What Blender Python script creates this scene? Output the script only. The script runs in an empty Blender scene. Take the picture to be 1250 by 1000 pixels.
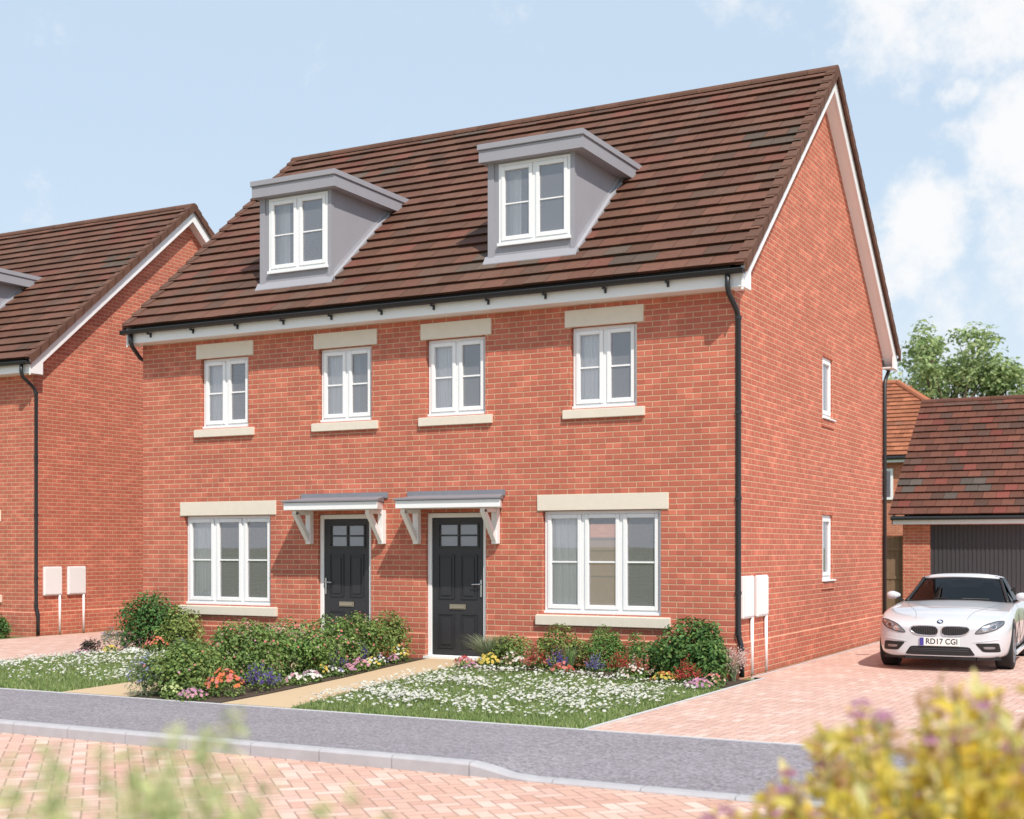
import bpy, bmesh, math, random
from mathutils import Vector, Matrix
from mathutils.bvhtree import BVHTree
R = random.Random(11)
rad = math.radians
scene = bpy.context.scene
COL = scene.collection
# ------------------------------------------------------------------ node helpers
class NT:
    def __init__(s, tree): s.t = tree; s.L = tree.links
    def n(s, typ, **kw):
        nd = s.t.nodes.new(typ)
        ins = kw.pop('ins', {})
        for k, v in kw.items(): setattr(nd, k, v)
        for k, v in ins.items(): s.put(nd.inputs[k], v)
        return nd
    def put(s, sock, v):
        if isinstance(v, bpy.types.NodeSocket): s.L.new(v, sock)
        elif isinstance(v, (tuple, list)) and sock.type == 'RGBA' and len(v) == 3: sock.default_value = (*v, 1)
        else: sock.default_value = v
    def m(s, op, a, b=None, c=None, clamp=False):
        nd = s.n('ShaderNodeMath', operation=op, use_clamp=clamp)
        for i, v in enumerate((a, b, c)):
            if v is not None: s.put(nd.inputs[i], v)
        return nd.outputs[0]
    def vm(s, op, a, b=None, out=0):
        nd = s.n('ShaderNodeVectorMath', operation=op)
        s.put(nd.inputs[0], a)
        if b is not None: s.put(nd.inputs[1], b)
        return nd.outputs[out]
    def mix(s, f, a, b, blend='MIX'):
        nd = s.n('ShaderNodeMix', data_type='RGBA', blend_type=blend)
        s.put(nd.inputs[0], f); s.put(nd.inputs[6], a); s.put(nd.inputs[7], b)
        return nd.outputs[2]
    def mixf(s, f, a, b):
        nd = s.n('ShaderNodeMix', data_type='FLOAT')
        s.put(nd.inputs[0], f); s.put(nd.inputs[2], a); s.put(nd.inputs[3], b)
        return nd.outputs[0]
    def noise(s, vec, scale, detail=3, rough=.5, out=0):
        return s.n('ShaderNodeTexNoise', ins={'Vector': vec, 'Scale': scale, 'Detail': detail, 'Roughness': rough}).outputs[out]
    def ramp(s, f, lo, hi):
        return s.n('ShaderNodeMapRange', interpolation_type='SMOOTHSTEP', ins={0: f, 1: lo, 2: hi}).outputs[0]
    def sep(s, v):
        nd = s.n('ShaderNodeSeparateXYZ', ins={0: v}); return nd.outputs
    def comb(s, x, y, z=0.0):
        return s.n('ShaderNodeCombineXYZ', ins={0: x, 1: y, 2: z}).outputs[0]
def newmat(name):
    m = bpy.data.materials.new(name); m.use_nodes = True
    t = NT(m.node_tree); b = m.node_tree.nodes['Principled BSDF']
    return m, t, b
def pos(t): return t.n('ShaderNodeNewGeometry').outputs['Position']
def bump(t, b, h, dist, strength=1.0):
    nd = t.n('ShaderNodeBump', ins={'Height': h, 'Distance': dist, 'Strength': strength})
    t.L.new(nd.outputs[0], b.inputs['Normal'])
def plain(name, col, rough=.5, metal=0, var=.1, scale=6, bscale=0, bdist=.002, spec=.5, coat=0, grime=0):
    m, t, b = newmat(name); p = pos(t)
    n = t.noise(p, scale, 4, .6)
    f = t.m('MULTIPLY_ADD', n, 2 * var, 1 - var)
    c = t.vm('SCALE', tuple(col)); t.put(c.node.inputs['Scale'], f)
    t.L.new(c, b.inputs['Base Color'])
    b.inputs['Roughness'].default_value = rough; b.inputs['Metallic'].default_value = metal
    b.inputs['Specular IOR Level'].default_value = spec
    b.inputs['Coat Weight'].default_value = coat; b.inputs['Coat Roughness'].default_value = .04
    if bscale: bump(t, b, t.noise(p, bscale, 4, .6), bdist)
    return m
def brick_mat(name, c1, c2, mortar, tone=.12):
    m, t, b = newmat(name)
    g = t.n('ShaderNodeNewGeometry'); P = t.sep(g.outputs['Position']); N = t.sep(g.outputs['True Normal'])
    ax = t.m('GREATER_THAN', t.m('ABSOLUTE', N[0]), .6)
    up = t.m('GREATER_THAN', t.m('ABSOLUTE', N[2]), .8)
    u = t.mixf(ax, P[0], P[1]); v = t.mixf(up, P[2], P[1])
    # slightly wandering joints
    w = t.noise(g.outputs['Position'], 9, 2)
    v2 = t.m('MULTIPLY_ADD', w, .006, v)
    vec = t.comb(u, v2)
    br = t.n('ShaderNodeTexBrick', offset=.5, ins={'Vector': vec, 'Color1': c1, 'Color2': c2, 'Mortar': mortar, 'Scale': 1.0,
        'Mortar Size': .0095, 'Mortar Smooth': .6, 'Bias': -.15, 'Brick Width': .225, 'Row Height': .075})
    n1 = t.noise(g.outputs['Position'], .9, 4, .6); n2 = t.noise(g.outputs['Position'], 60, 3, .7)
    # odd pale and dark bricks
    row = t.m('FLOOR', t.m('DIVIDE', v2, .075)); sh = t.m('MULTIPLY', t.m('MODULO', t.m('ABSOLUTE', row), 2.0), .5)
    cell = t.comb(t.m('FLOOR', t.m('ADD', t.m('DIVIDE', u, .225), sh)), row)
    wn = t.n('ShaderNodeTexWhiteNoise', noise_dimensions='2D', ins={0: cell}).outputs[0]
    f = t.m('ADD', t.m('MULTIPLY_ADD', n1, tone * 2, 1 - tone), t.m('MULTIPLY_ADD', n2, .3, -.15))
    f = t.m('ADD', f, t.m('MULTIPLY_ADD', t.m('POWER', wn, 3.0), .26, -.07))
    c = t.vm('SCALE', br.outputs[0]); t.put(c.node.inputs['Scale'], f)
    t.L.new(c, b.inputs['Base Color']); b.inputs['Roughness'].default_value = .9
    b.inputs['Specular IOR Level'].default_value = .2
    h = t.m('ADD', t.m('MULTIPLY', br.outputs['Fac'], -1.0), t.m('MULTIPLY', n2, .35))
    bump(t, b, h, .006, .8)
    return m
def herringbone_mat(name, cols, joint, size, ang, tone=.1):
    """2:1 block paving in herringbone, cell by cell"""
    m, t, b = newmat(name); p = pos(t)
    mp = t.n('ShaderNodeMapping', ins={'Vector': p, 'Rotation': (0, 0, ang), 'Scale': (1 / size,) * 3}).outputs[0]
    x, y, _ = t.sep(mp)
    i = t.m('FLOOR', x); j = t.m('FLOOR', y); fx = t.m('SUBTRACT', x, i); fy = t.m('SUBTRACT', y, j)
    k = t.m('FLOORED_MODULO', t.m('SUBTRACT', i, j), 4.0)
    is0 = t.m('COMPARE', k, 0.0, .1); is1 = t.m('COMPARE', k, 1.0, .1); is2 = t.m('COMPARE', k, 2.0, .1); is3 = t.m('COMPARE', k, 3.0, .1)
    l, r_, bo, to = fx, t.m('SUBTRACT', 1.0, fx), fy, t.m('SUBTRACT', 1.0, fy)
    l = t.m('ADD', l, is1); r_ = t.m('ADD', r_, is0); bo = t.m('ADD', bo, is2); to = t.m('ADD', to, is3)
    d = t.m('MINIMUM', t.m('MINIMUM', l, r_), t.m('MINIMUM', bo, to))
    gap = t.m('SUBTRACT', 1.0, t.ramp(d, .02, .07))
    bid = t.comb(t.m('SUBTRACT', i, is1), t.m('SUBTRACT', j, is2), t.m('ADD', is2, is3))
    wn = t.n('ShaderNodeTexWhiteNoise', noise_dimensions='3D', ins={0: bid}).outputs[0]
    cr = t.n('ShaderNodeValToRGB'); t.put(cr.inputs[0], wn)
    e = cr.color_ramp.elements
    while len(e) < len(cols): e.new(.5)
    for q, c in enumerate(cols): e[q].position = q / (len(cols) - 1); e[q].color = (*c, 1)
    n1 = t.noise(p, .7, 4, .6); n2 = t.noise(p, 45, 3, .7)
    f = t.m('ADD', t.m('MULTIPLY_ADD', n1, 2 * tone, 1 - tone), t.m('MULTIPLY_ADD', n2, .22, -.11))
    c = t.mix(t.m('MULTIPLY', gap, .8), cr.outputs[0], joint)
    c = t.vm('SCALE', c); t.put(c.node.inputs['Scale'], f)
    t.L.new(c, b.inputs['Base Color']); b.inputs['Roughness'].default_value = .85; b.inputs['Specular IOR Level'].default_value = .25
    bump(t, b, t.m('ADD', t.m('MULTIPLY', gap, -1.0), t.m('MULTIPLY', n2, .3)), .004)
    return m
def attr_mat(name, rough=.8, trans=0.0, nscale=30, namt=.25, spec=.3, bdist=.0):
    """colour comes from the mesh's own colour attribute (one tint per tile, leaf or petal)"""
    m, t, b = newmat(name); p = pos(t)
    a = t.n('ShaderNodeAttribute', attribute_name='Col').outputs['Color']
    n = t.noise(p, nscale, 4, .65)
    c = t.vm('SCALE', a); t.put(c.node.inputs['Scale'], t.m('MULTIPLY_ADD', n, 2 * namt, 1 - namt))
    t.L.new(c, b.inputs['Base Color']); b.inputs['Roughness'].default_value = rough; b.inputs['Specular IOR Level'].default_value = spec
    if bdist: bump(t, b, n, bdist)
    if trans:
        tr = t.n('ShaderNodeBsdfTranslucent', ins={0: c}); mx = t.n('ShaderNodeMixShader', ins={0: trans})
        t.L.new(b.outputs[0], mx.inputs[1]); t.L.new(tr.outputs[0], mx.inputs[2])
        t.L.new(mx.outputs[0], m.node_tree.nodes['Material Output'].inputs[0])
    return m
def glass_mat(name, tint, refl, rough=.0, fres=1.0, veil=0.0):
    m, t, b = newmat(name); nodes = m.node_tree.nodes; nodes.remove(b)
    tr = t.n('ShaderNodeBsdfTransparent', ins={0: tint}); gl = t.n('ShaderNodeBsdfGlossy', ins={'Color': (.95, .96, 1.0), 'Roughness': rough})
    lw = t.n('ShaderNodeFresnel', ins={0: 1.5}).outputs[0]
    wob = t.noise(pos(t), 1.3, 1); bp = t.n('ShaderNodeBump', ins={'Height': wob, 'Distance': .004, 'Strength': .10})
    t.L.new(bp.outputs[0], gl.inputs['Normal'])
    mx = t.n('ShaderNodeMixShader', ins={0: t.m('MULTIPLY_ADD', lw, fres, refl, clamp=True), 1: tr.outputs[0], 2: gl.outputs[0]})
    out = mx.outputs[0]
    if veil:   # pale veil mixed into the glass colour to brighten the dark panes
        df = t.n('ShaderNodeBsdfDiffuse', ins={0: (.78, .77, .82)}); m2 = t.n('ShaderNodeMixShader', ins={0: veil, 1: out, 2: df.outputs[0]}); out = m2.outputs[0]
    t.L.new(out, nodes['Material Output'].inputs[0])
    return m
def asphalt_mat():
    m, t, b = newmat('asphalt'); p = pos(t)
    n1 = t.noise(p, 1.1, 4, .6); v = t.n('ShaderNodeTexVoronoi', ins={'Vector': p, 'Scale': 42.0}); n2 = t.noise(p, 38, 3, .8)
    vv = t.sep(v.outputs['Color'])[0]
    f = t.m('ADD', t.m('MULTIPLY_ADD', n1, .26, .85), t.m('ADD', t.m('MULTIPLY_ADD', vv, .5, -.25), t.m('MULTIPLY_ADD', n2, .9, -.45)))
    c = t.vm('SCALE', (.268, .245, .268)); t.put(c.node.inputs['Scale'], f)
    t.L.new(c, b.inputs['Base Color']); b.inputs['Roughness'].default_value = .9; b.inputs['Specular IOR Level'].default_value = .2
    bump(t, b, n2, .006)
    return m
M = dict(
 brick=brick_mat('red_brick', (.535, .163, .108), (.465, .133, .092), (.60, .37, .245)),
 brick_far=brick_mat('orange_brick', (.52, .18, .11), (.44, .13, .08), (.58, .38, .26)),
 tile=attr_mat('roof_tile', .85, 0, 14, .28, .25, .003),
 underlay=plain('dark_underlay', (.02, .016, .014), .9),
 stone=plain('cream_stone', (.75, .675, .575), .85, var=.07, scale=9, bscale=90, bdist=.0015, spec=.2),
 white=plain('white_upvc', (.87, .87, .88), .35, var=.03, scale=3),
 whitebox=plain('white_plastic', (.85, .85, .85), .4, var=.03, scale=3),
 black=plain('black_plastic', (.022, .023, .027), .38, var=.15, scale=8),
 door=plain('charcoal_door', (.032, .031, .036), .45, var=.08, scale=25, bscale=60, bdist=.0006),
 steel=plain('steel', (.6, .6, .62), .25, 1.0, var=.05),
 brass=plain('bronze_plate', (.50, .42, .33), .35, .7, var=.06),
 grey=plain('grey_cladding', (.33, .325, .36), .7, var=.07, scale=2.5, bscale=70, bdist=.0012),
 lead=plain('lead_flashing', (.38, .38, .415), .55, var=.12, scale=9),
 leadroof=plain('lead_canopy', (.23, .23, .26), .6, var=.12, scale=9),
 room=plain('plaster', (.78, .76, .75), .9, var=.02),
 roomfloor=plain('carpet', (.35, .30, .25), .95, var=.1, scale=50),
 curtain=plain('curtain_cloth', (.95, .93, .93), .95, var=.03, scale=30),
 glass=glass_mat('window_glass', (.95, .955, .96), .15, veil=.15),
 kerb=plain('concrete_kerb', (.43, .42, .44), .9, var=.16, scale=7, bscale=80, bdist=.002),
 edging=plain('concrete_edging', (.56, .55, .56), .9, var=.12, scale=12),
 asphalt=asphalt_mat(),
 road=herringbone_mat('block_road', [(.56, .33, .26), (.66, .42, .34), (.61, .37, .29), (.74, .53, .45), (.58, .35, .285)], (.30, .20, .16), .115, rad(45)),
 drive=herringbone_mat('block_drive', [(.57, .365, .30), (.65, .43, .36), (.61, .39, .32), (.70, .51, .44), (.59, .37, .31)], (.36, .25, .21), .105, rad(3)),
 path=plain('buff_gravel_path', (.56, .42, .275), .95, var=.14, scale=60, bscale=120, bdist=.003, spec=.1),
 soil=plain('soil', (.075, .05, .035), 1.0, var=.4, scale=14, bscale=30, bdist=.02),
 turf=plain('turf', (.165, .20, .085), 1.0, var=.3, scale=8, bscale=60, bdist=.01, spec=.1),
 leaf=attr_mat('leaf', .55, .28, 9, .18, .35),
 gold=attr_mat('golden_leaf', .6, .58, 9, .12, .3),
 treeleaf=attr_mat('tree_leaf', .6, .4, 3, .12, .3),
 petal=attr_mat('petal', .7, .3, 20, .08, .2),
 bark=plain('bark', (.12, .085, .06), .95, var=.3, scale=12, bscale=30, bdist=.01),
 stem=plain('green_stem', (.30, .33, .11), .8, var=.2, scale=10),
 wood=plain('fence_timber', (.25, .155, .095), .9, var=.28, scale=5, bscale=40, bdist=.003),
 garage=plain('charcoal_steel', (.060, .056, .064), .45, var=.08, scale=6),
 carpaint=plain('white_car_paint', (.60, .62, .66), .28, var=.01, coat=1.0),
 rubber=plain('rubber', (.018, .018, .019), .8, var=.2, scale=20),
 alloy=plain('alloy', (.34, .34, .36), .35, .85, var=.06),
 carblack=plain('car_black_trim', (.012, .012, .013), .5, var=.1),
 chrome=plain('chrome', (.75, .75, .77), .12, 1.0, var=.02),
 carglass=glass_mat('car_glass', (.10, .105, .105), .0, fres=.45),
 lampglass=glass_mat('lamp_glass', (.75, .77, .8), .12),
 plate=plain('number_plate_white', (.82, .82, .80), .4, var=.01),
 eublue=plain('plate_blue', (.06, .05, .30), .4, var=.02),
 badgeblue=plain('badge_blue', (.08, .20, .55), .3, var=.02),
 seat=plain('dark_leather', (.025, .022, .02), .6, var=.1),
)
# ------------------------------------------------------------------ mesh helpers
class MB:
    def __init__(s): s.v = []; s.f = []; s.c = []; s.mi = []; s.col = None; s.cur = 0
    def vert(s, p): s.v.append(tuple(p)); return len(s.v) - 1
    def face(s, ids, col=None): s.f.append(tuple(ids)); s.c.append(col or s.col); s.mi.append(s.cur)
    def poly(s, pts, col=None): b = len(s.v); s.v += [tuple(p) for p in pts]; s.face(range(b, b + len(pts)), col)
    def box(s, x0, x1, y0, y1, z0, z1, col=None):
        if x0 > x1: x0, x1 = x1, x0
        if y0 > y1: y0, y1 = y1, y0
        if z0 > z1: z0, z1 = z1, z0
        s.hexa([(x0, y0, z0), (x1, y0, z0), (x1, y1, z0), (x0, y1, z0), (x0, y0, z1), (x1, y0, z1), (x1, y1, z1), (x0, y1, z1)], col)
    def hexa(s, p, col=None):
        b = len(s.v); s.v += [tuple(q) for q in p]
        for f in ((0, 3, 2, 1), (4, 5, 6, 7), (0, 1, 5, 4), (1, 2, 6, 5), (2, 3, 7, 6), (3, 0, 4, 7)): s.face([b + i for i in f], col)
    def prism(s, pts, vec, col=None):
        """closed polygon swept along a vector"""
        n = len(pts); b = len(s.v); vec = Vector(vec)
        s.v += [tuple(p) for p in pts] + [tuple(Vector(p) + vec) for p in pts]
        nrm = Vector((0, 0, 0))
        for i in range(n):
            a, c = Vector(pts[i]), Vector(pts[(i + 1) % n]); nrm += a.cross(c)
        flip = nrm.dot(vec) > 0
        lo, hi = list(range(b, b + n)), list(range(b + n, b + 2 * n))
        s.face(lo[::-1] if flip else lo, col); s.face(hi if flip else hi[::-1], col)
        for i in range(n):
            j = (i + 1) % n; q = [b + i, b + j, b + n + j, b + n + i]
            s.face(q if flip else q[::-1], col)
    def bar(s, a, c, w, h=None, up=(0, 0, 1), col=None):
        a, c = Vector(a), Vector(c); h = h or w; d = (c - a).normalized(); up = Vector(up)
        if abs(d.dot(up)) > .98: up = Vector((0, 1, 0))
        x = d.cross(up).normalized() * w / 2; y = x.cross(d).normalized() * h / 2
        s.hexa([a - x - y, a + x - y, a + x + y, a - x + y, c - x - y, c + x - y, c + x + y, c - x + y], col)
    def tube(s, pts, r, n=10, col=None, r1=None):
        pts = [Vector(p) for p in pts]; k = len(pts); rings = []; prev = None
        for i, p in enumerate(pts):
            d = (pts[min(i + 1, k - 1)] - pts[max(i - 1, 0)]).normalized()
            if prev is None:
                ref = Vector((0, 0, 1)) if abs(d.z) < .9 else Vector((0, 1, 0)); x = d.cross(ref).normalized()
            else: x = (prev - d * prev.dot(d)).normalized()
            prev = x; y = d.cross(x)
            rr = r if r1 is None else r + (r1 - r) * i / max(1, k - 1)
            rings.append([s.vert(p + (x * math.cos(6.28318 * q / n) + y * math.sin(6.28318 * q / n)) * rr) for q in range(n)])
        for i in range(k - 1):
            for q in range(n): s.face((rings[i][q], rings[i][(q + 1) % n], rings[i + 1][(q + 1) % n], rings[i + 1][q]), col)
        s.face(rings[0][::-1], col); s.face(rings[-1], col)
    def build(s, name, mat, parent=None, bevel=0, smooth=False):
        me = bpy.data.meshes.new(name)
        off = root_loc(parent) if parent else Vector((0, 0, 0))
        me.from_pydata([(x - off.x, y - off.y, z - off.z) for x, y, z in s.v], [], s.f)
        for mm in (mat if isinstance(mat, (list, tuple)) else [mat]): me.materials.append(mm)
        if any(c is not None for c in s.c):
            at = me.color_attributes.new('Col', 'FLOAT_COLOR', 'CORNER'); buf = []
            for f, c in zip(s.f, s.c): buf += list((*(c or (1, 1, 1)), 1)) * len(f)
            at.data.foreach_set('color', buf)
        if any(s.mi): me.polygons.foreach_set('material_index', s.mi)
        if smooth: me.polygons.foreach_set('use_smooth', [True] * len(me.polygons))
        me.update()
        o = bpy.data.objects.new(name, me); COL.objects.link(o)
        if parent: o.parent = parent
        if bevel:
            bm = bmesh.new(); bm.from_mesh(me); bmesh.ops.recalc_face_normals(bm, faces=bm.faces)
            bmesh.ops.bevel(bm, geom=[e for e in bm.edges if len(e.link_faces) == 2 and e.calc_face_angle(0) > .5], offset=bevel, segments=2, affect='EDGES', clamp_overlap=True)
            bm.to_mesh(me); bm.free()
        return o
def root_loc(o):
    while o.parent: o = o.parent
    return o.location
def tag(o, label, cat, group=None, kind=None):
    o['label'] = label
    if kind: o['kind'] = kind
    else: o['category'] = cat
    if group: o['group'] = group
    return o
def thing(name, loc, label, cat, group=None):
    o = bpy.data.objects.new(name, None); COL.objects.link(o); o.location = loc; o.empty_display_size = .1
    return tag(o, label, cat, group)
def structure(name, mb, mat, label=None, **k):
    o = mb.build(name, mat, **k); o['kind'] = 'structure'
    if label: o['label'] = label
    return o
def copy_tree(o, parent=None):
    c = o.copy(); COL.objects.link(c)
    if parent: c.parent = parent
    for ch in list(o.children): copy_tree(ch, c)
    return c
def panel(mb, us, vs, hole, outer, inner, rev=False):
    """wall made of grid cells with real openings, both faces and the reveals"""
    us, vs = sorted(set(us)), sorted(set(vs)); nu, nv = len(us) - 1, len(vs) - 1
    solid = [[not hole((us[i] + us[i + 1]) / 2, (vs[j] + vs[j + 1]) / 2) for j in range(nv)] for i in range(nu)]
    def q(*p): mb.poly(p[::-1] if rev else p)
    for i in range(nu):
        for j in range(nv):
            if not solid[i][j]: continue
            a, b, c, d = us[i], us[i + 1], vs[j], vs[j + 1]
            q(outer(a, c), outer(b, c), outer(b, d), outer(a, d)); q(inner(a, d), inner(b, d), inner(b, c), inner(a, c))
            if i == 0 or not solid[i - 1][j]: q(outer(a, d), inner(a, d), inner(a, c), outer(a, c))
            if i == nu - 1 or not solid[i + 1][j]: q(outer(b, c), inner(b, c), inner(b, d), outer(b, d))
            if j == 0 or not solid[i][j - 1]: q(outer(a, c), inner(a, c), inner(b, c), outer(b, c))
            if j == nv - 1 or not solid[i][j + 1]: q(outer(b, d), inner(b, d), inner(a, d), outer(a, d))
def inrect(u, v, rects): return any(r[0] < u < r[1] and r[2] < v < r[3] for r in rects)
# ------------------------------------------------------------------ the semi-detached pair
W, D, WT = 10.01, 8.34, .28
ZW = 4.97                                  # wall head
YE, ZE, YR, ZR = -.32, 5.19, 4.17, 9.03    # eaves and ridge lines of the tiling
SL = (ZR - ZE) / (YR - YE)
def roof_z(y): return ZE + SL * (y - YE)
XL, XR = -10.12, .23
def FR(y0): return lambda u, d, z: (u, y0 + d, z)          # u along the front, d into the house
def GB(x0): return lambda u, d, z: (x0 - d, u, z)          # u along the gable
def fbox(mb, fr, u0, u1, d0, d1, z0, z1):
    a, b = fr(u0, d0, z0), fr(u1, d1, z1); mb.box(a[0], b[0], a[1], b[1], a[2], b[2])
def border(mb, fr, u0, u1, z0, z1, w, d0, d1, wb=None):
    wb = wb or w
    fbox(mb, fr, u0, u0 + w, d0, d1, z0, z1); fbox(mb, fr, u1 - w, u1, d0, d1, z0, z1)
    fbox(mb, fr, u0 + w, u1 - w, d0, d1, z0, z0 + wb); fbox(mb, fr, u0 + w, u1 - w, d0, d1, z1 - w, z1)
def window(root, fr, u0, u1, z0, z1, lights, curtains=(), bars=True, d=.07, board=True):
    m = MB(); border(m, fr, u0, u1, z0, z1, .045, d, d + .07, .06)
    step = (u1 - u0 - .09 - .05 * (lights - 1)) / lights; spans = []
    for i in range(lights):
        a = u0 + .045 + i * (step + .05); spans.append((a, a + step))
        if i: fbox(m, fr, a - .05, a, d + .002, d + .068, z0 + .06, z1 - .045)
    if board: fbox(m, fr, u0 - .004, u1 + .004, d - .035, d - .002, z0 - .002, z0 + .035)
    win = m.build('window', M['white'], root, bevel=.004)
    for a, b in spans:
        s = MB(); border(s, fr, a + .002, b - .002, z0 + .062, z1 - .047, .055, d - .016, d + .05, .06)
        s.build('sash', M['white'], win, bevel=.006)
        if bars:
            g = MB(); zm = (z0 + z1) / 2 + .005; fbox(g, fr, a + .057, b - .057, d + .004, d + .03, zm - .011, zm + .011)
            g.build('glazing_bar', M['white'], win)
    p = MB()
    for a, b in spans:
        e = .052; p.poly([fr(a + e, d + .02, z0 + .11), fr(b - e, d + .02, z0 + .11), fr(b - e, d + .02, z1 - .095), fr(a + e, d + .02, z1 - .095)])
    p.build('pane', M['glass'], win)
    for (i, f0, f1) in curtains:
        a, b = spans[i]; c = MB(); n = 40; rows = []
        for q in range(n + 1):
            t = q / n; col = []
            for r in range(9):
                v = r / 8; uu = a + (b - a) * (f0 + (f1 - f0) * t); k = 9 * (f1 - f0)
                dd = .20 + .022 * math.sin(t * 6.28 * k + .6 * math.sin(v * 3)) + .008 * math.sin(t * 17 * k)
                col.append(c.vert(fr(uu + .015 * math.sin(v * 5), dd + d - .10, z0 + .03 + (z1 - z0 - .04) * v)))
            rows.append(col)
        for q in range(n):
            for r in range(8): c.face((rows[q][r], rows[q + 1][r], rows[q + 1][r + 1], rows[q][r + 1]))
        c.build('curtain', M['curtain'], win, smooth=True)
    return win
def tiles(mb, x0, x1, ylo, yhi, zlo, zhi, gauge=.285, tw=.33, skip=None, th=.03, pal=None, rr=R):
    """individual interlocking tiles on one slope, each with its own tint and a little lift"""
    L = math.hypot(yhi - ylo, zhi - zlo); n = round(L / gauge); g = L / n
    dy, dz = (yhi - ylo) / L, (zhi - zlo) / L; ny, nz = -dz, dy
    if nz < 0: ny, nz = -ny, -nz
    blot = [(rr.uniform(x0, x1), rr.uniform(0, L), rr.uniform(.3, 1.1), rr.choice((0, 1, 2))) for _ in range(int((x1 - x0) * L * .42))]
    for i in range(n):
        off = tw / 2 if i % 2 else 0; xs = [x0]
        x = x0 + tw - off
        while x < x1 - .06: xs.append(x); x += tw
        xs.append(x1)
        for a, b in zip(xs, xs[1:]):
            s0, s1 = i * g - .01, (i + 1) * g + .05
            yc, zc = ylo + dy * (i + .5) * g, zlo + dz * (i + .5) * g
            if skip and skip(a, b, yc, zc): continue
            k = rr.random(); c = pal[0] if k < .5 else pal[1] if k < .8 else pal[2] if k < .93 else pal[3]
            for bx, bs, br, w in blot:
                if abs((a + b) / 2 - bx) < br and abs(i * g - bs) < g * .8 and rr.random() < .42: c = (pal[4], pal[1], pal[2])[w]
            f = rr.uniform(.82, 1.16); c = tuple(q * f for q in c)
            lo = .052 + rr.uniform(-.003, .005); hi = .004
            def P(x, s, h): return (x, ylo + dy * s + ny * h, zlo + dz * s + nz * h)
            a2, b2 = a + .004, b - .004
            if s1 > L: s1 = L
            p = [P(a2, s0 + .05, lo - .056), P(b2, s0 + .05, lo - .056), P(b2, s1, hi - .026), P(a2, s1, hi - .026), P(a2, s0, lo + th * .4), P(b2, s0, lo + th * .4), P(b2, s1, hi + .012), P(a2, s1, hi + .012)]
            mb.hexa(p, c)
PAL = [(.140, .070, .049), (.152, .070, .049), (.122, .069, .051), (.160, .064, .047), (.116, .084, .066)]
def gutter_run(root, x0, x1, y, z, brk=True, sgn=1):
    m = MB(); n = 8; r = .055; prev = None
    for x in (x0, x1):
        ring = [m.vert((x, y + r * math.cos(math.pi + math.pi * q / n), z + r * math.sin(math.pi + math.pi * q / n))) for q in range(n + 1)]
        ring += [m.vert((x, y + (r - .006) * math.cos(2 * math.pi - math.pi * q / n), z + (r - .006) * math.sin(2 * math.pi - math.pi * q / n))) for q in range(n + 1)]
        if prev:
            for q in range(len(ring)): m.face((prev[q], ring[q], ring[(q + 1) % len(ring)], prev[(q + 1) % len(ring)]))
        m.face(ring); prev = ring
    m.box(x0 - .004, x0 + .004, y - r, y + r, z - r, z + .002); m.box(x1 - .004, x1 + .004, y - r, y + r, z - r, z + .002)
    m.tube([(x0, y - r * sgn, z), (x1, y - r * sgn, z)], .010, 6)
    g = m.build('gutter', M['black'], root)
    if brk:
        k = int((x1 - x0) / .92)
        for i in range(k):
            x = x0 + .55 + i * (x1 - x0 - .7) / k; b = MB()
            b.box(x - .014, x + .014, y - .02, y + .068, z - r - .03, z - r - .003); b.box(x - .014, x + .014, y + .052, y + .074, z - r - .07, z - r)
            b.build('bracket', M['black'], g)
def clips(root_part, pts, r):
    for p in pts:
        c = MB(); c.tube([(p[0], p[1], p[2] - .02), (p[0], p[1], p[2] + .02)], r + .008, 10); c.build('pipe_clip', M['black'], root_part)

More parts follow.
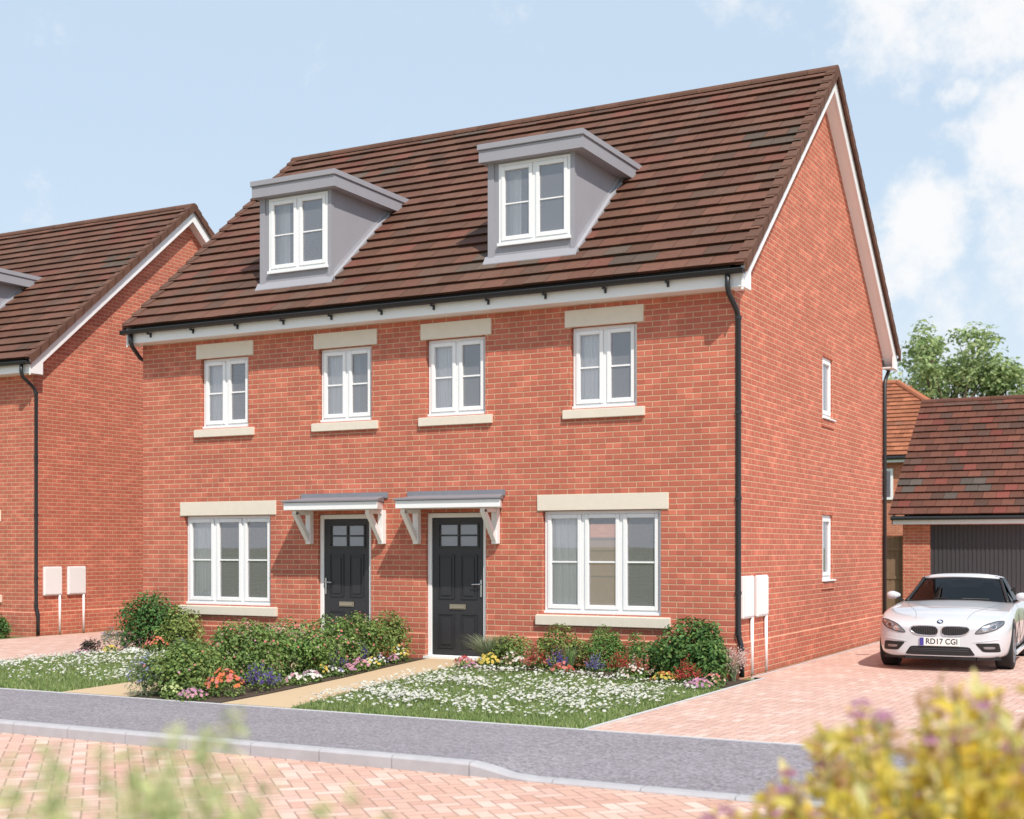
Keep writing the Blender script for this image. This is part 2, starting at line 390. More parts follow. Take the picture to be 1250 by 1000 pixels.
def house(label):
    root = thing('semi_detached_house', (-5.0, 4.17, 0), label, 'house', 'brick houses along the street')
    UW = [(-8.80, -7.84), (-6.51, -5.55), (-4.62, -3.64), (-2.32, -1.35)]
    LW = [(-9.14, -7.41), (-2.75, -1.01)]
    DR = [(-6.52, -5.56), (-4.62, -3.63)]
    holes = [(a, b, 3.55, 4.653) for a, b in UW] + [(a, b, .776, 2.178) for a, b in LW] + [(a, b, .1, 2.178) for a, b in DR]
    # --- walls
    w = MB()
    us = [-W, 0] + [q for h in holes for q in h[:2]]; vs = [-.05, ZW + .05] + [q for h in holes for q in h[2:]]
    panel(w, us, vs, lambda u, v: inrect(u, v, holes), lambda u, v: (u, 0, v), lambda u, v: (u, WT, v))
    gh = [(4.2, 4.82, 3.68, 4.655), (4.2, 4.82, 1.15, 2.185)]
    us = [WT, D - WT] + [q for h in gh for q in h[:2]]; vs = [-.05, ZW + .05] + [q for h in gh for q in h[2:]]
    panel(w, us, vs, lambda u, v: inrect(u, v, gh), lambda u, v: (0, u, v), lambda u, v: (-WT, u, v))
    zc = ZW + .05; top = roof_z(YR) - .06
    for x, s in ((0, 1), (-WT, -1), (-W, -1), (-W + WT, 1)):
        pts = [(x, 0, zc), (x, D, zc), (x, D, roof_z(0) - .06), (x, YR, top), (x, 0, roof_z(0) - .06)]
        w.poly(pts if s > 0 else pts[::-1])
    w.poly([(-W, WT, zc), (-W, WT, -.05), (-W, D - WT, -.05), (-W, D - WT, zc)]); w.poly([(-W + WT, WT, zc), (-W + WT, D - WT, zc), (-W + WT, D - WT, -.05), (-W + WT, WT, -.05)])
    rh = [(-5.95, -4.95, .1, 2.15)]
    panel(w, [-W, 0, -5.95, -4.95], [-.05, ZW + .05, .1, 2.15], lambda u, v: inrect(u, v, rh), lambda u, v: (u, D, v), lambda u, v: (u, D - WT, v), rev=True)
    wall = w.build('wall', M['brick'], root)
    # --- plinth, a brick deep step below the damp course
    p = MB(); e = .022
    for a, b in ((-W - e, DR[0][0]), (DR[0][1], DR[1][0]), (DR[1][1], e)):
        p.prism([(a, -e, -.05), (a, -e, .44), (a, -.001, .462), (a, -.001, -.05)], (b - a, 0, 0))
    p.prism([(e, 0, -.05), (e, 0, .44), (.001, 0, .462), (.001, 0, -.05)], (0, D, 0))
    p.build('plinth', M['brick'], root)
    # --- windows with stone dressings
    for i, (a, b) in enumerate(UW):
        window(root, FR(0), a + .01, b - .01, 3.555, 4.65, 2, [(0, 0, 1.0 if i > 1 else .9)])
        m = MB(); m.box(a - .08, b + .1, -.018, .10, 4.655, 4.885); m.build('lintel', M['stone'], root, bevel=.006)
        m = MB(); m.prism([(a - .10, -.05, 3.415), (a - .10, -.05, 3.535), (a - .10, .07, 3.553), (a - .10, .07, 3.415)], (b - a + .22, 0, 0)); m.build('sill', M['stone'], root, bevel=.006)
    for i, (a, b) in enumerate(LW):
        window(root, FR(0), a + .01, b - .01, .78, 2.175, 3, [(0, 0, 1.0)] if i == 0 else [(0, 0, 1.05), (2, .88, 1.05)])
        m = MB(); m.box(a - .07, b + .11, -.018, .10, 2.180, 2.398); m.build('lintel', M['stone'], root, bevel=.006)
        m = MB(); m.prism([(a - .08, -.055, .622), (a - .08, -.055, .755), (a - .08, .07, .774), (a - .08, .07, .622)], (b - a + .22, 0, 0)); m.build('sill', M['stone'], root, bevel=.006)
    for z0, z1 in ((3.70, 4.652), (1.17, 2.182)):
        window(root, GB(0), 4.21, 4.81, z0, z1, 1, [(0, 0, .95)], bars=False, board=False, d=.035)
        m = MB(); m.box(-.08, .045, 4.16, 4.88, z0 - .022, z0 + .002); m.build('sill', M['white'], root, bevel=.004)
        m = MB(); m.box(-.06, .02, 4.14, 4.86, z0 - .145, z0 - .03)
        m.build('brick_sill', M['brick'], root, bevel=.004)
        m = MB()
        for q in range(9): m.box(-.06, .004 + .002 * (q % 2), 4.11 + q * .0775, 4.18 + q * .0775, z1 + .006, z1 + .222)
        m.build('brick_header', M['brick'], root)
    # --- doors
    for i, (a, b) in enumerate(DR):
        fr = FR(0); f = MB(); z0, z1 = .13, 2.17
        border(f, fr, a + .005, b - .005, z0 - .02, z1, .065, .05, .12, .03); df = None
        l = MB(); A, B = a + .072, b - .072; gz0, gz1 = 1.70, 2.0; ga, gb = A + .12, B - .10
        hole = [(ga, gb, gz0, gz1)]
        panel(l, [A, B, ga, gb], [z0 + .02, z1 - .07, gz0, gz1], lambda u, v: inrect(u, v, hole), lambda u, v: (u, .07, v), lambda u, v: (u, .115, v))
        door = l.build('door', M['door'], root)
        f.build('door_frame', M['white'], door, bevel=.004)
        k = MB(); mid = (A + B) / 2
        for (u0, u1) in ((A + .10, mid - .05), (mid + .05, B - .10)):
            for (v0, v1) in ((.94, 1.58), (.24, .74)):
                border(k, fr, u0, u1, v0, v1, .022, .058, .069); fbox(k, fr, u0 + .05, u1 - .05, .060, .0695, v0 + .05, v1 - .05)
        k.build('panel_moulding', M['door'], door, bevel=.005)
        g = MB(); g.poly([fr(ga, .09, gz0), fr(gb, .09, gz0), fr(gb, .09, gz1), fr(ga, .09, gz1)]); g.build('pane', M['glass'], door)
        g = MB(); fbox(g, fr, (ga + gb) / 2 - .012, (ga + gb) / 2 + .012, .062, .10, gz0, gz1); zz = (gz0 + gz1) / 2
        fbox(g, fr, ga, (ga + gb) / 2 - .012, .062, .10, zz - .012, zz + .012); fbox(g, fr, (ga + gb) / 2 + .012, gb, .062, .10, zz - .012, zz + .012)
        border(g, fr, ga - .025, gb + .025, gz0 - .025, gz1 + .025, .025, .056, .0698)
        g.build('glazing_bar', M['door'], door)
        hx = A + .035 if i == 0 else B - .035; sg = 1 if i == 0 else -1; h = MB()
        h.box(hx - .014, hx + .014, .052, .069, .98, 1.22); h.tube([(hx, .06, 1.16), (hx, .02, 1.16), (hx + sg * .015, .018, 1.16), (hx + sg * .13, .018, 1.155)], .0095, 8)
        h.build('handle', M['steel'], door)
        h = MB(); h.box(mid - .13, mid + .13, .055, .069, .80, .87); h.box(mid - .115, mid + .115, .049, .0545, .812, .858); h.build('letterbox', M['brass'], door, bevel=.003)
        h = MB(); h.box(a - .03, b + .03, -.03, .13, .085, .128); h.build('threshold', M['whitebox'], door, bevel=.004)
    # --- door canopies
    for x0, x1, f0, f1, b0, b1 in ((-6.75, -5.09, -6.82, -5.26, -6.64, -5.34), (-4.79, -3.11, -4.92, -3.32, -4.74, -3.45)):
        pj = -.54; m = MB()
        m.prism([(x0, pj, 2.225), (x1, pj, 2.225), (x1 - .26, -.001, 2.225), (x0, -.001, 2.225)], (0, 0, .11)); can = m.build('door_canopy', M['white'], root, bevel=.006)
        m = MB(); m.hexa([(x0 - .02, pj - .03, 2.338), (x1 + .02, pj - .03, 2.338), (x1 - .24, -.002, 2.338), (x0 - .02, -.002, 2.338), (x0 - .02, pj - .03, 2.362), (x1 + .02, pj - .03, 2.362), (x1 - .24, -.002, 2.425), (x0 - .02, -.002, 2.425)])
        m.build('canopy_roof', M['leadroof'], can, bevel=.004)
        m = MB(); m.box(f0, f1, -.022, -.002, 2.40, 2.485); m.build('flashing', M['leadroof'], can)
        for bx in (b0, b1):
            m = MB(); m.box(bx - .045, bx + .045, -.09, -.001, 1.73, 2.222); m.bar((bx, -.06, 1.77), (bx, -.41, 2.195), .075, .07, up=(1, 0, 0)); m.box(bx - .035, bx + .035, -.43, -.092, 2.165, 2.222)
            m.build('bracket', M['white'], can, bevel=.004)
    # --- eaves, verges
    m = MB(); m.box(XL + .03, XR - .03, -.262, -.24, 4.955, 5.14); m.build('fascia', M['white'], root, bevel=.003)
    m = MB(); m.box(XL + .03, XR - .03, -.238, -.001, 4.955, 4.967); m.build('soffit', M['white'], root)
    m = MB(); m.box(XL + .03, XR - .03, D + .24, D + .262, 4.955, 5.14); m.build('fascia', M['white'], root)
    m = MB(); m.box(XL + .03, XR - .03, D + .001, D + .238, 4.955, 4.967); m.build('soffit', M['white'], root)
    for x0, x1, sx0, sx1 in ((.175, .20, .001, .172), (-W - .085, -W - .065, -W - .062, -W - .001)):
        m = MB(); dp = .29; dn = .03
        zt = lambda y: roof_z(y if y < YR else 2 * YR - y) - dn
        for ya, yb in ((-.285, YR), (D + .285, YR)):
            m.prism([(x0, ya, zt(ya)), (x0, yb, zt(yb)), (x0, yb, zt(yb) - dp), (x0, ya, zt(ya) - dp)], (x1 - x0, 0, 0))
        for ya, yb in ((-.287, .02), (D + .287, D - .02)):
            m.prism([(x0 + .002, ya, 4.935), (x0 + .002, yb, 4.935), (x0 + .002, yb, zt(yb) - dp + .02), (x0 + .002, ya, zt(ya) - .01)], (x1 - x0 + .002, 0, 0))
        m.build('bargeboard', M['white'], root)
        m = MB()
        for ya, yb in ((-.27, YR), (D + .27, YR)):
            m.prism([(sx0, ya, zt(ya) - dp + .03), (sx0, yb, zt(yb) - dp + .03), (sx0, yb, zt(yb) - dp + .018), (sx0, ya, zt(ya) - dp + .018)], (sx1 - sx0, 0, 0))
        for ya, yb in ((-.285, -.001), (D + .285, D + .001)):
            m.box(sx0 - .0, x0 - .001, ya, yb, 4.94, 4.953)
        m.build('soffit', M['white'], root)
    gutter_run(root, XL - .02, XR - .005, -.335, 5.145)
    gutter_run(root, XL - .02, XR - .005, D + .312, 5.145, brk=False, sgn=-1)
    # --- rainwater pipes
    m = MB(); m.tube([(.01, -.325, 5.10), (.01, -.325, 4.95), (.013, -.29, 4.87), (.038, -.05, 4.69), (.045, .0, 4.60), (.045, .0, .56), (.065, .005, .48), (.085, .01, .40), (.085, .01, .03)], .035, 10)
    dp = m.build('downpipe', M['black'], root, smooth=True); clips(dp, [(.045, .0, z) for z in (4.6, 3.4, 2.3, 1.1, .58)], .035)
    m = MB(); m.tube([(-9.98, -.31, 5.10), (-9.98, -.31, 4.97), (-9.99, -.26, 4.90), (-10.05, -.03, 4.76), (-10.055, .1, 4.70), (-10.055, .1, .1)], .035, 10); m.build('downpipe', M['black'], root, smooth=True)
    m = MB(); m.tube([(.05, D + .30, 5.08), (.05, D + .29, 4.93), (.05, D + .05, 4.76), (.045, D - .02, 4.68), (.045, D - .02, .05)], .035, 10); m.build('downpipe', M['black'], root, smooth=True)
    # --- meter boxes on the gable
    for y0, y1 in ((.19, .64), (.79, 1.25)):
        m = MB(); m.box(.001, .052, y0, y1, .76, 1.31); mbx = m.build('meter_box', M['whitebox'], root, bevel=.012)
        m = MB(); m.box(.053, .060, y0 + .025, y1 - .025, .785, 1.285); m.build('meter_door', M['whitebox'], mbx, bevel=.003)
        m = MB(); m.tube([(.032, y1 - .05, .76), (.032, y1 - .05, .02)], .024, 8); m.build('conduit', M['whitebox'], mbx, smooth=True)
    # --- roof
    DM = [(-7.81, -6.47, -7.90, -6.29), (-3.73, -2.39, -3.84, -2.18)]; DY = .27; DT, DB = 7.14, roof_z(DY)
    def skip(a, b, y, z): return any(d0 - .02 < a and b < d1 + .02 and DY - .02 < y and z < 6.95 for d0, d1, _, _ in DM)
    t = MB(); tiles(t, XL, XR, YE, YR, ZE, ZR, skip=skip, pal=PAL); tiles(t, XL, XR, D - YE, YR, ZE, ZR, pal=PAL)
    # verge tiles folding over the gable edges
    for x0, x1 in ((XR, XR + .035), (XL - .035, XL)):
        for ya, yb in ((YE, YR), (D - YE, YR)):
            for i in range(21):
                s0, s1 = i / 21, (i + 1.12) / 21; y0, y1 = ya + (yb - ya) * s0, ya + (yb - ya) * min(s1, 1); z0, z1 = ZE + (ZR - ZE) * s0, ZE + (ZR - ZE) * min(s1, 1)
                f = R.uniform(.8, 1.1); c = tuple(q * f for q in PAL[0]); up = .072
                a = -.16 if x1 > 0 else 0
                t.hexa([(x0 - (.12 if x1 > 0 else 0), y0, z0 + .012), (x1 + (0 if x1 > 0 else .12), y0, z0 + .012), (x1 + (0 if x1 > 0 else .12), y1, z1 - .006), (x0 - (.12 if x1 > 0 else 0), y1, z1 - .006),
                        (x0 - (.12 if x1 > 0 else 0), y0, z0 + up + .018), (x1 + (0 if x1 > 0 else .12), y0, z0 + up + .018), (x1 + (0 if x1 > 0 else .12), y1, z1 + up - .018), (x0 - (.12 if x1 > 0 else 0), y1, z1 + up - .018)], c)
                t.hexa([(x0, y0, z0 - .085), (x1, y0, z0 - .085), (x1, y1, z1 - .095), (x0, y1, z1 - .095), (x0, y0, z0 + .011), (x1, y0, z0 + .011), (x1, y1, z1 - .007), (x0, y1, z1 - .007)], c)
    roof = t.build('roof', M['tile'], root)
    m = MB(); n = 8
    k = 23
    for i in range(k):
        xa, xb = XL - .02 + (XR - XL + .05) * i / k, XL - .02 + (XR - XL + .05) * (i + 1) / k - .006; f = R.uniform(.75, 1.05); c = tuple(q * f for q in PAL[0])
        rr = .115; prof = [(YR + rr * math.cos(math.pi * q / n) * 1.05, ZR - .035 + rr * .95 * math.sin(math.pi * q / n)) for q in range(n + 1)]
        m.prism([(xa, y, z) for y, z in prof], (xb - xa, 0, 0), c)
    m.build('ridge_tile', M['tile'], roof)
    m = MB()   # felted deck under the tiles, open where the dormers pass
    rects = [(d0 + .04, d1 - .04, DY + .03, 2.0) for d0, d1, _, _ in DM]
    panel(m, [XL + .2, XR - .2] + [q for r in rects for q in r[:2]], [YE + .02, YR] + [q for r in rects for q in r[2:]], lambda u, v: inrect(u, v, rects), lambda u, v: (u, v, roof_z(v) - .015), lambda u, v: (u, v, roof_z(v) - .05))
    m.poly([(XR - .2, D - YE, ZE - .02), (XL + .2, D - YE, ZE - .02), (XL + .2, YR, ZR - .02), (XR - .2, YR, ZR - .02)])
    m.build('roof_deck', M['underlay'], roof)
    # --- dormers
    for d0, d1, r0, r1 in DM:
        m = MB(); wx0, wx1, wz0, wz1 = d0 + .16, d1 - .045, 5.945, 7.10
        hole = [(wx0, wx1, wz0, wz1)]
        panel(m, [d0, d1, wx0, wx1], [DB - .06, DT, wz0, wz1], lambda u, v: inrect(u, v, hole), lambda u, v: (u, DY, v), lambda u, v: (u, DY + .08, v))
        yb = YE + (DT - ZE) / SL
        for x0, x1 in ((d0, d0 + .06), (d1 - .06, d1)):
            m.prism([(x0, DY + .081, DB - .0), (x0, DY + .081, DT), (x0, yb + .05, DT)], (x1 - x0, 0, 0))
        dorm = m.build('dormer', M['grey'], root)
        for x in (d0 + .04, d1 - .001):
            m = MB(); m.box(x - .05, x + .012 if x > d0 + .2 else x + .05, DY - .018, DY + .05, DB + .02, DT - .02); m.build('corner_trim', M['grey'], dorm)
        wn = window(dorm, FR(DY), wx0 + .003, wx1 - .003, wz0, wz1 - .002, 2, [], d=.0) if False else None
        fr = FR(DY); m = MB(); a, b = wx0 + .003, wx1 - .003
        border(m, fr, a, b, wz0, wz1 - .002, .045, -.012, .06, .06); mid = (a + b) / 2
        fbox(m, fr, mid - .025, mid + .025, -.010, .058, wz0 + .06, wz1 - .047); fbox(m, fr, a - .01, b + .01, -.05, -.0135, wz0 - .015, wz0 + .03)
        m.build('window_frame', M['white'], dorm, bevel=.004)
        for u0, u1 in ((a + .045, mid - .025), (mid + .025, b - .045)):
            s = MB(); border(s, fr, u0 + .002, u1 - .002, wz0 + .062, wz1 - .05, .055, -.026, .04, .06)
            zm = (wz0 + wz1) / 2; fbox(s, fr, u0 + .057, u1 - .057, -.008, .02, zm - .011, zm + .011); s.build('sash', M['white'], dorm, bevel=.005)
        p = MB()
        for u0, u1 in ((a + .097, mid - .077), (mid + .077, b - .097)): p.poly([fr(u0, .006, wz0 + .1), fr(u1, .006, wz0 + .1), fr(u1, .006, wz1 - .09), fr(u0, .006, wz1 - .09)])
        p.build('pane', M['glass'], dorm)
        c = MB(); rows = []
        for q in range(21):
            rows.append([c.vert((wx0 + .02 + .012 * q + .0 * v, DY + .19 + .02 * math.sin(q * 1.1), wz0 + .02 + 1.1 * v)) for v in (0, .5, 1)])
        for q in range(20):
            for v in range(2): c.face((rows[q][v], rows[q + 1][v], rows[q + 1][v + 1], rows[q][v + 1]))
        c.build('curtain', M['curtain'], dorm, smooth=True)
        m = MB(); m.box(d0 + .07, d1 - .07, 1.75, 1.80, 5.2, 7.1); m.box(d0 + .07, d1 - .07, DY + .1, 1.75, 7.06, 7.1); m.box(d0 + .07, d1 - .07, DY + .1, 1.75, 5.2, 5.25); m.build('room_lining', M['room'], dorm)
        # flat roof: fascia band, then an overhanging top sheet
        yf = YE + (7.32 - ZE) / SL; yt = YE + (7.37 - ZE) / SL
        m = MB(); zf0 = DT - .02
        m.prism([(r0 + .02, DY - .14, zf0 + .0), (r0 + .02, DY - .14, 7.285), (r0 + .02, yf - .02, 7.285), (r0 + .02, YE + (zf0 - ZE) / SL, zf0)], (r1 - r0 - .04, 0, 0)); m.build('dormer_fascia', M['grey'], dorm)
        m = MB(); m.prism([(r0, DY - .165, 7.29), (r0, DY - .165, 7.375), (r0, yt + .1, 7.385), (r0, yt - .06, 7.29)], (r1 - r0, 0, 0)); m.build('dormer_roof', M['grey'], dorm, bevel=.008)
        m = MB()
        m.prism([(d0 - .06, DY - .08, roof_z(DY - .08) + .055), (d0 - .06, DY - .08, roof_z(DY - .08) + .068), (d0 - .06, DY - .004, DB + .115), (d0 - .06, DY - .004, DB + .08)], (d1 - d0 + .12, 0, 0)); m.build('apron', M['grey'], dorm)
        for xa, xb in ((d0 - .06, d0 - .004), (d1 + .004, d1 + .06)):
            y1 = yb - .0; m = MB()
            m.prism([(xa, DY - .004, roof_z(DY) + .02), (xa, DY - .004, roof_z(DY) + .09), (xa, y1, roof_z(y1) + .09), (xa, y1, roof_z(y1) + .02)], (xb - xa, 0, 0))
            xi = d0 - .006 if xa < d0 else d1 + .002
            m.prism([(xi, DY - .004, roof_z(DY) + .04), (xi, DY - .004, roof_z(DY) + .16), (xi, y1 - .06, roof_z(y1 - .06) + .16), (xi, y1 - .02, roof_z(y1 - .02) + .04)], (.004, 0, 0))
            m.build('flashing', M['lead'], dorm)
    # --- what the windows look into
    m = MB(); a, b = -W + WT + .01, -WT - .01
    m.box(a, b, WT + .01, D - WT - .01, 2.5, 2.72); m.box(a, b, WT + .01, D - WT - .01, 4.9, 4.955)
    m.box(a, b, 3.3, 3.4, 2.725, 4.895)
    m.box(a, -6.6, 3.3, 3.4, .1, 2.495); m.box(-6.7, -6.6, WT + .01, 3.29, .1, 2.495); m.box(-3.4, -3.3, WT + .01, 2.3, .1, 2.495); m.box(-6.59, -3.41, 1.9, 2.0, .1, 2.495) if False else None
    m.box(-6.59, -4.98, 2.6, 2.7, .1, 2.495); m.box(-5.0, -4.9, WT + .01, 2.59, .1, 2.495); m.box(-4.89, -3.41, 2.3, 2.4, .1, 2.495)
    for x in (-6.0, -3.0): m.box(x - .05, x + .05, WT + .01, 3.29, 2.725, 4.895)
    m.build('room_lining', M['room'], root)
    m = MB(); m.box(a, b, WT + .01, D - WT - .01, -.02, .085); m.build('floor', M['roomfloor'], root)
    return root
main = house('brick house pair with two charcoal front doors under white canopies and two grey dormers')
nb = copy_tree(main); nb.location = (-5.0 - 14.35, 4.17 + 1.70, 0)
nb['label'] = 'neighbouring brick house cut by the left edge, showing its gable and white bargeboard'
# ------------------------------------------------------------------ the setting
def sstep(a, b, x): t = max(0, min(1, (x - a) / (b - a))); return t * t * (3 - 2 * t)
def gz(x, y):
    return .085 * max(0, min(1, (y + 5.1) / 5.0)) * min(sstep(-.1, -2.2, x) if x > -5 else 1, sstep(-10.2, -8.6, x) if x < -5 else 1)
m = MB()
m.poly([(-2500, -2500, -.02), (2500, -2500, -.02), (2500, -12.35, -.02), (-2500, -12.35, -.02)]); m.poly([(-2500, -5.2, -.022), (2500, -5.2, -.022), (2500, 2500, -.022), (-2500, 2500, -.022)])
m.poly([(-2500, -12.35, -.14), (2500, -12.35, -.14), (2500, -5.2, -.14), (-2500, -5.2, -.14)])
m.poly([(-2500, -12.35, -.14), (-2500, -12.35, -.02), (2500, -12.35, -.02), (2500, -12.35, -.14)])
structure('ground', m, M['turf'])
m = MB(); m.poly([(-80, -12.34, -.112), (80, -12.34, -.112), (80, -7.24, -.112), (-80, -7.24, -.112)]); structure('road', m, M['road'])
def kt(x): return -.002 - .083 * sstep(.20, .78, x)      # kerb top, dropping for the drive
m = MB(); xs = [-80, -40, -20, -10] + [-6 + .25 * i for i in range(37)] + [6, 10, 80]; ys = [-7.13, -6.9, -6.3, -5.15]
g = [[m.vert((x, y, kt(x) * ((-5.6 - y) / 1.53 if y < -5.6 else 0) if x > 0 else -.002 * (y < -6))) for y in ys] for x in xs]
for i in range(len(xs) - 1):
    for j in range(3): m.face((g[i][j], g[i + 1][j], g[i + 1][j + 1], g[i][j + 1]))
structure('pavement', m, M['asphalt'])
m = MB(); x = -20.0; L = .722
x = -1.18 - 26 * L
while x < 12:
    n = 4 if -.1 < x < 1 else 1
    for q in range(n):
        a = x + .004 + (L - .008) * q / n; b = x + .004 + (L - .008) * (q + 1) / n; za, zb = kt(a), kt(b); c = .022
        pr = lambda X, z: [(X, -7.25, -.135), (X, -7.125, -.135), (X, -7.125, z), (X, -7.25 + c, z), (X, -7.25, z - c)]
        A, B = pr(a, za), pr(b, zb); ids = [m.vert(p) for p in A] + [m.vert(p) for p in B]
        for k in range(5): m.face((ids[k], ids[(k + 1) % 5], ids[5 + (k + 1) % 5], ids[5 + k])[::-1])
        if q == 0: m.face(ids[:5])
        if q == n - 1: m.face(ids[5:][::-1])
    x += L
structure('kerb', m, M['kerb'])
m = MB(); m.box(-30, 12, -5.19, -5.145, -.1, .006); m.box(.255, .30, -5.14, .33, -.1, .006); m.box(.10, .132, .33, 8.6, -.1, .006)
structure('edging_strip', m, M['edging'])
m = MB(); m.poly([(.305, -5.14, .002), (14, -5.14, .002), (14, .35, .002), (.305, .35, .002)]); m.poly([(.135, .35, .002), (14, .35, .002), (14, 17.2, .002), (.135, 17.2, .002)]); structure('driveway', m, M['drive'])
m = MB(); m.poly([(-14.2, -5.14, .002), (-10.3, -5.14, .002), (-10.3, 9, .002), (-14.2, 9, .002)]); structure('driveway', m, M['drive'])
def lerp_tab(tab, y):
    if y <= tab[0][0]: return tab[0][1]
    for (a, u), (b, v) in zip(tab, tab[1:]):
        if y <= b: return u + (v - u) * (y - a) / (b - a)
    return tab[-1][1]
PR = [(-5.15, -3.10), (-4.2, -3.22), (-3.0, -3.40), (-1.6, -3.56), (0, -3.68)]; PL = [(-5.15, -4.02), (-4.2, -4.05), (-2.5, -4.22), (-1.2, -4.42), (0, -4.55)]
def sheet(mb, fx0, fx1, y0, y1, dz, nx=8, ny=20, f=gz):
    g = []
    for j in range(ny + 1):
        y = y0 + (y1 - y0) * j / ny; a, b = fx0(y), fx1(y)
        g.append([mb.vert((a + (b - a) * i / nx, y, f(a + (b - a) * i / nx, y) + dz)) for i in range(nx + 1)])
    for j in range(ny):
        for i in range(nx): mb.face((g[j][i], g[j][i + 1], g[j + 1][i + 1], g[j + 1][i]))
m = MB(); sheet(m, lambda y: -10.295, lambda y: .25, -5.14, -.002, -.003, 40, 24); structure('lawn', m, M['turf'])
m = MB(); sheet(m, lambda y: lerp_tab(PL, y), lambda y: lerp_tab(PR, y), -5.14, -.03, .008); sheet(m, lambda y: -6.38, lambda y: -5.36, -5.14, -.03, .008); structure('garden_path', m, M['path'])
m = MB(); sheet(m, lambda y: -5.35, lambda y: lerp_tab(PL, y) - .05, -5.12, -.03, .005)
sheet(m, lambda y: lerp_tab(PR, y) + .05, lambda y: .22 + .0 * y, -1.05, -.03, .005); sheet(m, lambda y: -10.2, lambda y: -6.42, -1.0, -.03, .005)
structure('flower_bed', m, M['soil'])
# ------------------------------------------------------------------ vegetation
def rvec(rr): 
    while 1:
        v = Vector((rr.uniform(-1, 1), rr.uniform(-1, 1), rr.uniform(-1, 1)))
        if .05 < v.length < 1: return v.normalized()
def tint(c, rr, a=.2): f = rr.uniform(1 - a, 1 + a); return (c[0] * f * rr.uniform(.93, 1.07), c[1] * f, c[2] * f * rr.uniform(.9, 1.1))
def leaf(mb, p, n, s, col, rr, el=1.7, dirv=None):
    d = dirv or rvec(rr); d = (d - n * d.dot(n))
    if d.length < .05: d = n.orthogonal()
    d.normalize(); x = d.cross(n) * s / el * .5; d = d * s; k = n * s * .12
    mb.poly([p, p + d * .45 + x + k, p + d, p + d * .45 - x + k], col)
def flower(mb, p, n, s, col, rr, k=5, eye=None):
    a = n.orthogonal().normalized(); b = n.cross(a); t0 = rr.uniform(0, 6)
    for i in range(k):
        t = t0 + 6.283 * i / k; d = a * math.cos(t) + b * math.sin(t); e = a * math.cos(t + 1.57) + b * math.sin(t + 1.57)
        mb.poly([p, p + d * s * .6 - e * s * .42 + n * s * .1, p + d * s + n * s * .05, p + d * s * .6 + e * s * .42 + n * s * .1], tint(col, rr, .08))
    if eye: q = p + n * s * .15; mb.poly([q + a * s * .25, q + b * s * .25, q - a * s * .25, q - b * s * .25], eye)
G = dict(dark=[(0.062, 0.145, 0.038), (0.089, 0.193, 0.050), (0.131, 0.249, 0.069)], mid=[(0.172, 0.262, 0.069), (0.249, 0.345, 0.103), (0.118, 0.200, 0.055)], olive=[(0.249, 0.303, 0.082), (0.165, 0.234, 0.058), (0.331, 0.386, 0.124)],
         fern=[(0.180, 0.318, 0.082), (0.124, 0.249, 0.062), (0.249, 0.386, 0.124)], sage=[(0.276, 0.331, 0.207), (0.372, 0.427, 0.276), (0.207, 0.262, 0.138)], box=[(0.234, 0.303, 0.082), (0.138, 0.207, 0.049), (0.096, 0.151, 0.034)])
C = dict(red=(.52, .085, .075), orange=(.72, .20, .09), pink=(.66, .32, .42), mauve=(.50, .27, .42), white=(.78, .76, .72), purple=(.16, .10, .38), blue=(.30, .29, .52), yellow=(.70, .54, .12), blush=(.72, .52, .46), coral=(.66, .22, .20), lime=(.55, .62, .28))
def bush(name, label, x, y, rx, ry, h, n, size, pal, seed, blooms=None, cat='shrub', group=None, lobes=10, el=1.7, z0=None, low=.02, upb=.35):
    rr = random.Random(seed); z = gz(x, y) if z0 is None else z0
    rx *= 1.25; ry *= 1.15; h *= 1.0; n = int(n * 1.35); size *= 1.08
    root = thing(name, (x, y, z), label, cat, group); f = MB(); fl = MB(); st = MB(); pts = []
    L = []
    for i in range(lobes):
        a = rr.uniform(0, 6.283); qq = math.sqrt(rr.uniform(0, 1)); q = qq * .74
        r = rr.uniform(.26, .46); hz = rr.uniform(.2, (1 - r * .8) * (1 - .5 * qq * qq))
        L.append((Vector((math.cos(a) * q * rx, math.sin(a) * q * ry, hz * h)), r))
    L[0] = (Vector((0, 0, h * .3)), .70 if cat == 'shrub' else .85)
    for i in range(n):
        c, r = L[0] if rr.random() < .34 else L[int(rr.random() * len(L))]; d = rvec(rr); k = rr.random() ** .28
        if d.z < -.3 and rr.random() < .6: d.z = -d.z
        p = Vector((c.x + d.x * r * rx * k, c.y + d.y * r * ry * k, max(low * h, c.z + d.z * r * h * k)))
        w = Vector((x, y, z)) + p; nn = (d + rvec(rr) * .75 + Vector((0, 0, upb))).normalized()
        col = pal[int(rr.random() ** 1.2 * len(pal))]; leaf(f, w, nn, size * rr.uniform(.55, 1.35), tint(col, rr, .28), rr, el)
        if k > .9 and d.z > -.1: pts.append((w, d))
    for c, r in L:
        b = Vector((x, y, z)); st.tube([b, b + Vector((c.x * .4, c.y * .4, c.z * .5)), b + c], .012, 5, r1=.004)
    f.build('foliage', M['leaf'], root); st.build('stem', M['bark'], root)
    if blooms:
        for col, num, s in blooms:
            for w, d in rr.sample(pts, min(num, len(pts))): flower(fl, w + d * size * .5, (d + Vector((0, -.3, .4)) + rvec(rr) * .4).normalized(), s * rr.uniform(.8, 1.2), C[col], rr)
        fl.build('blossom', M['petal'], root)
    return root
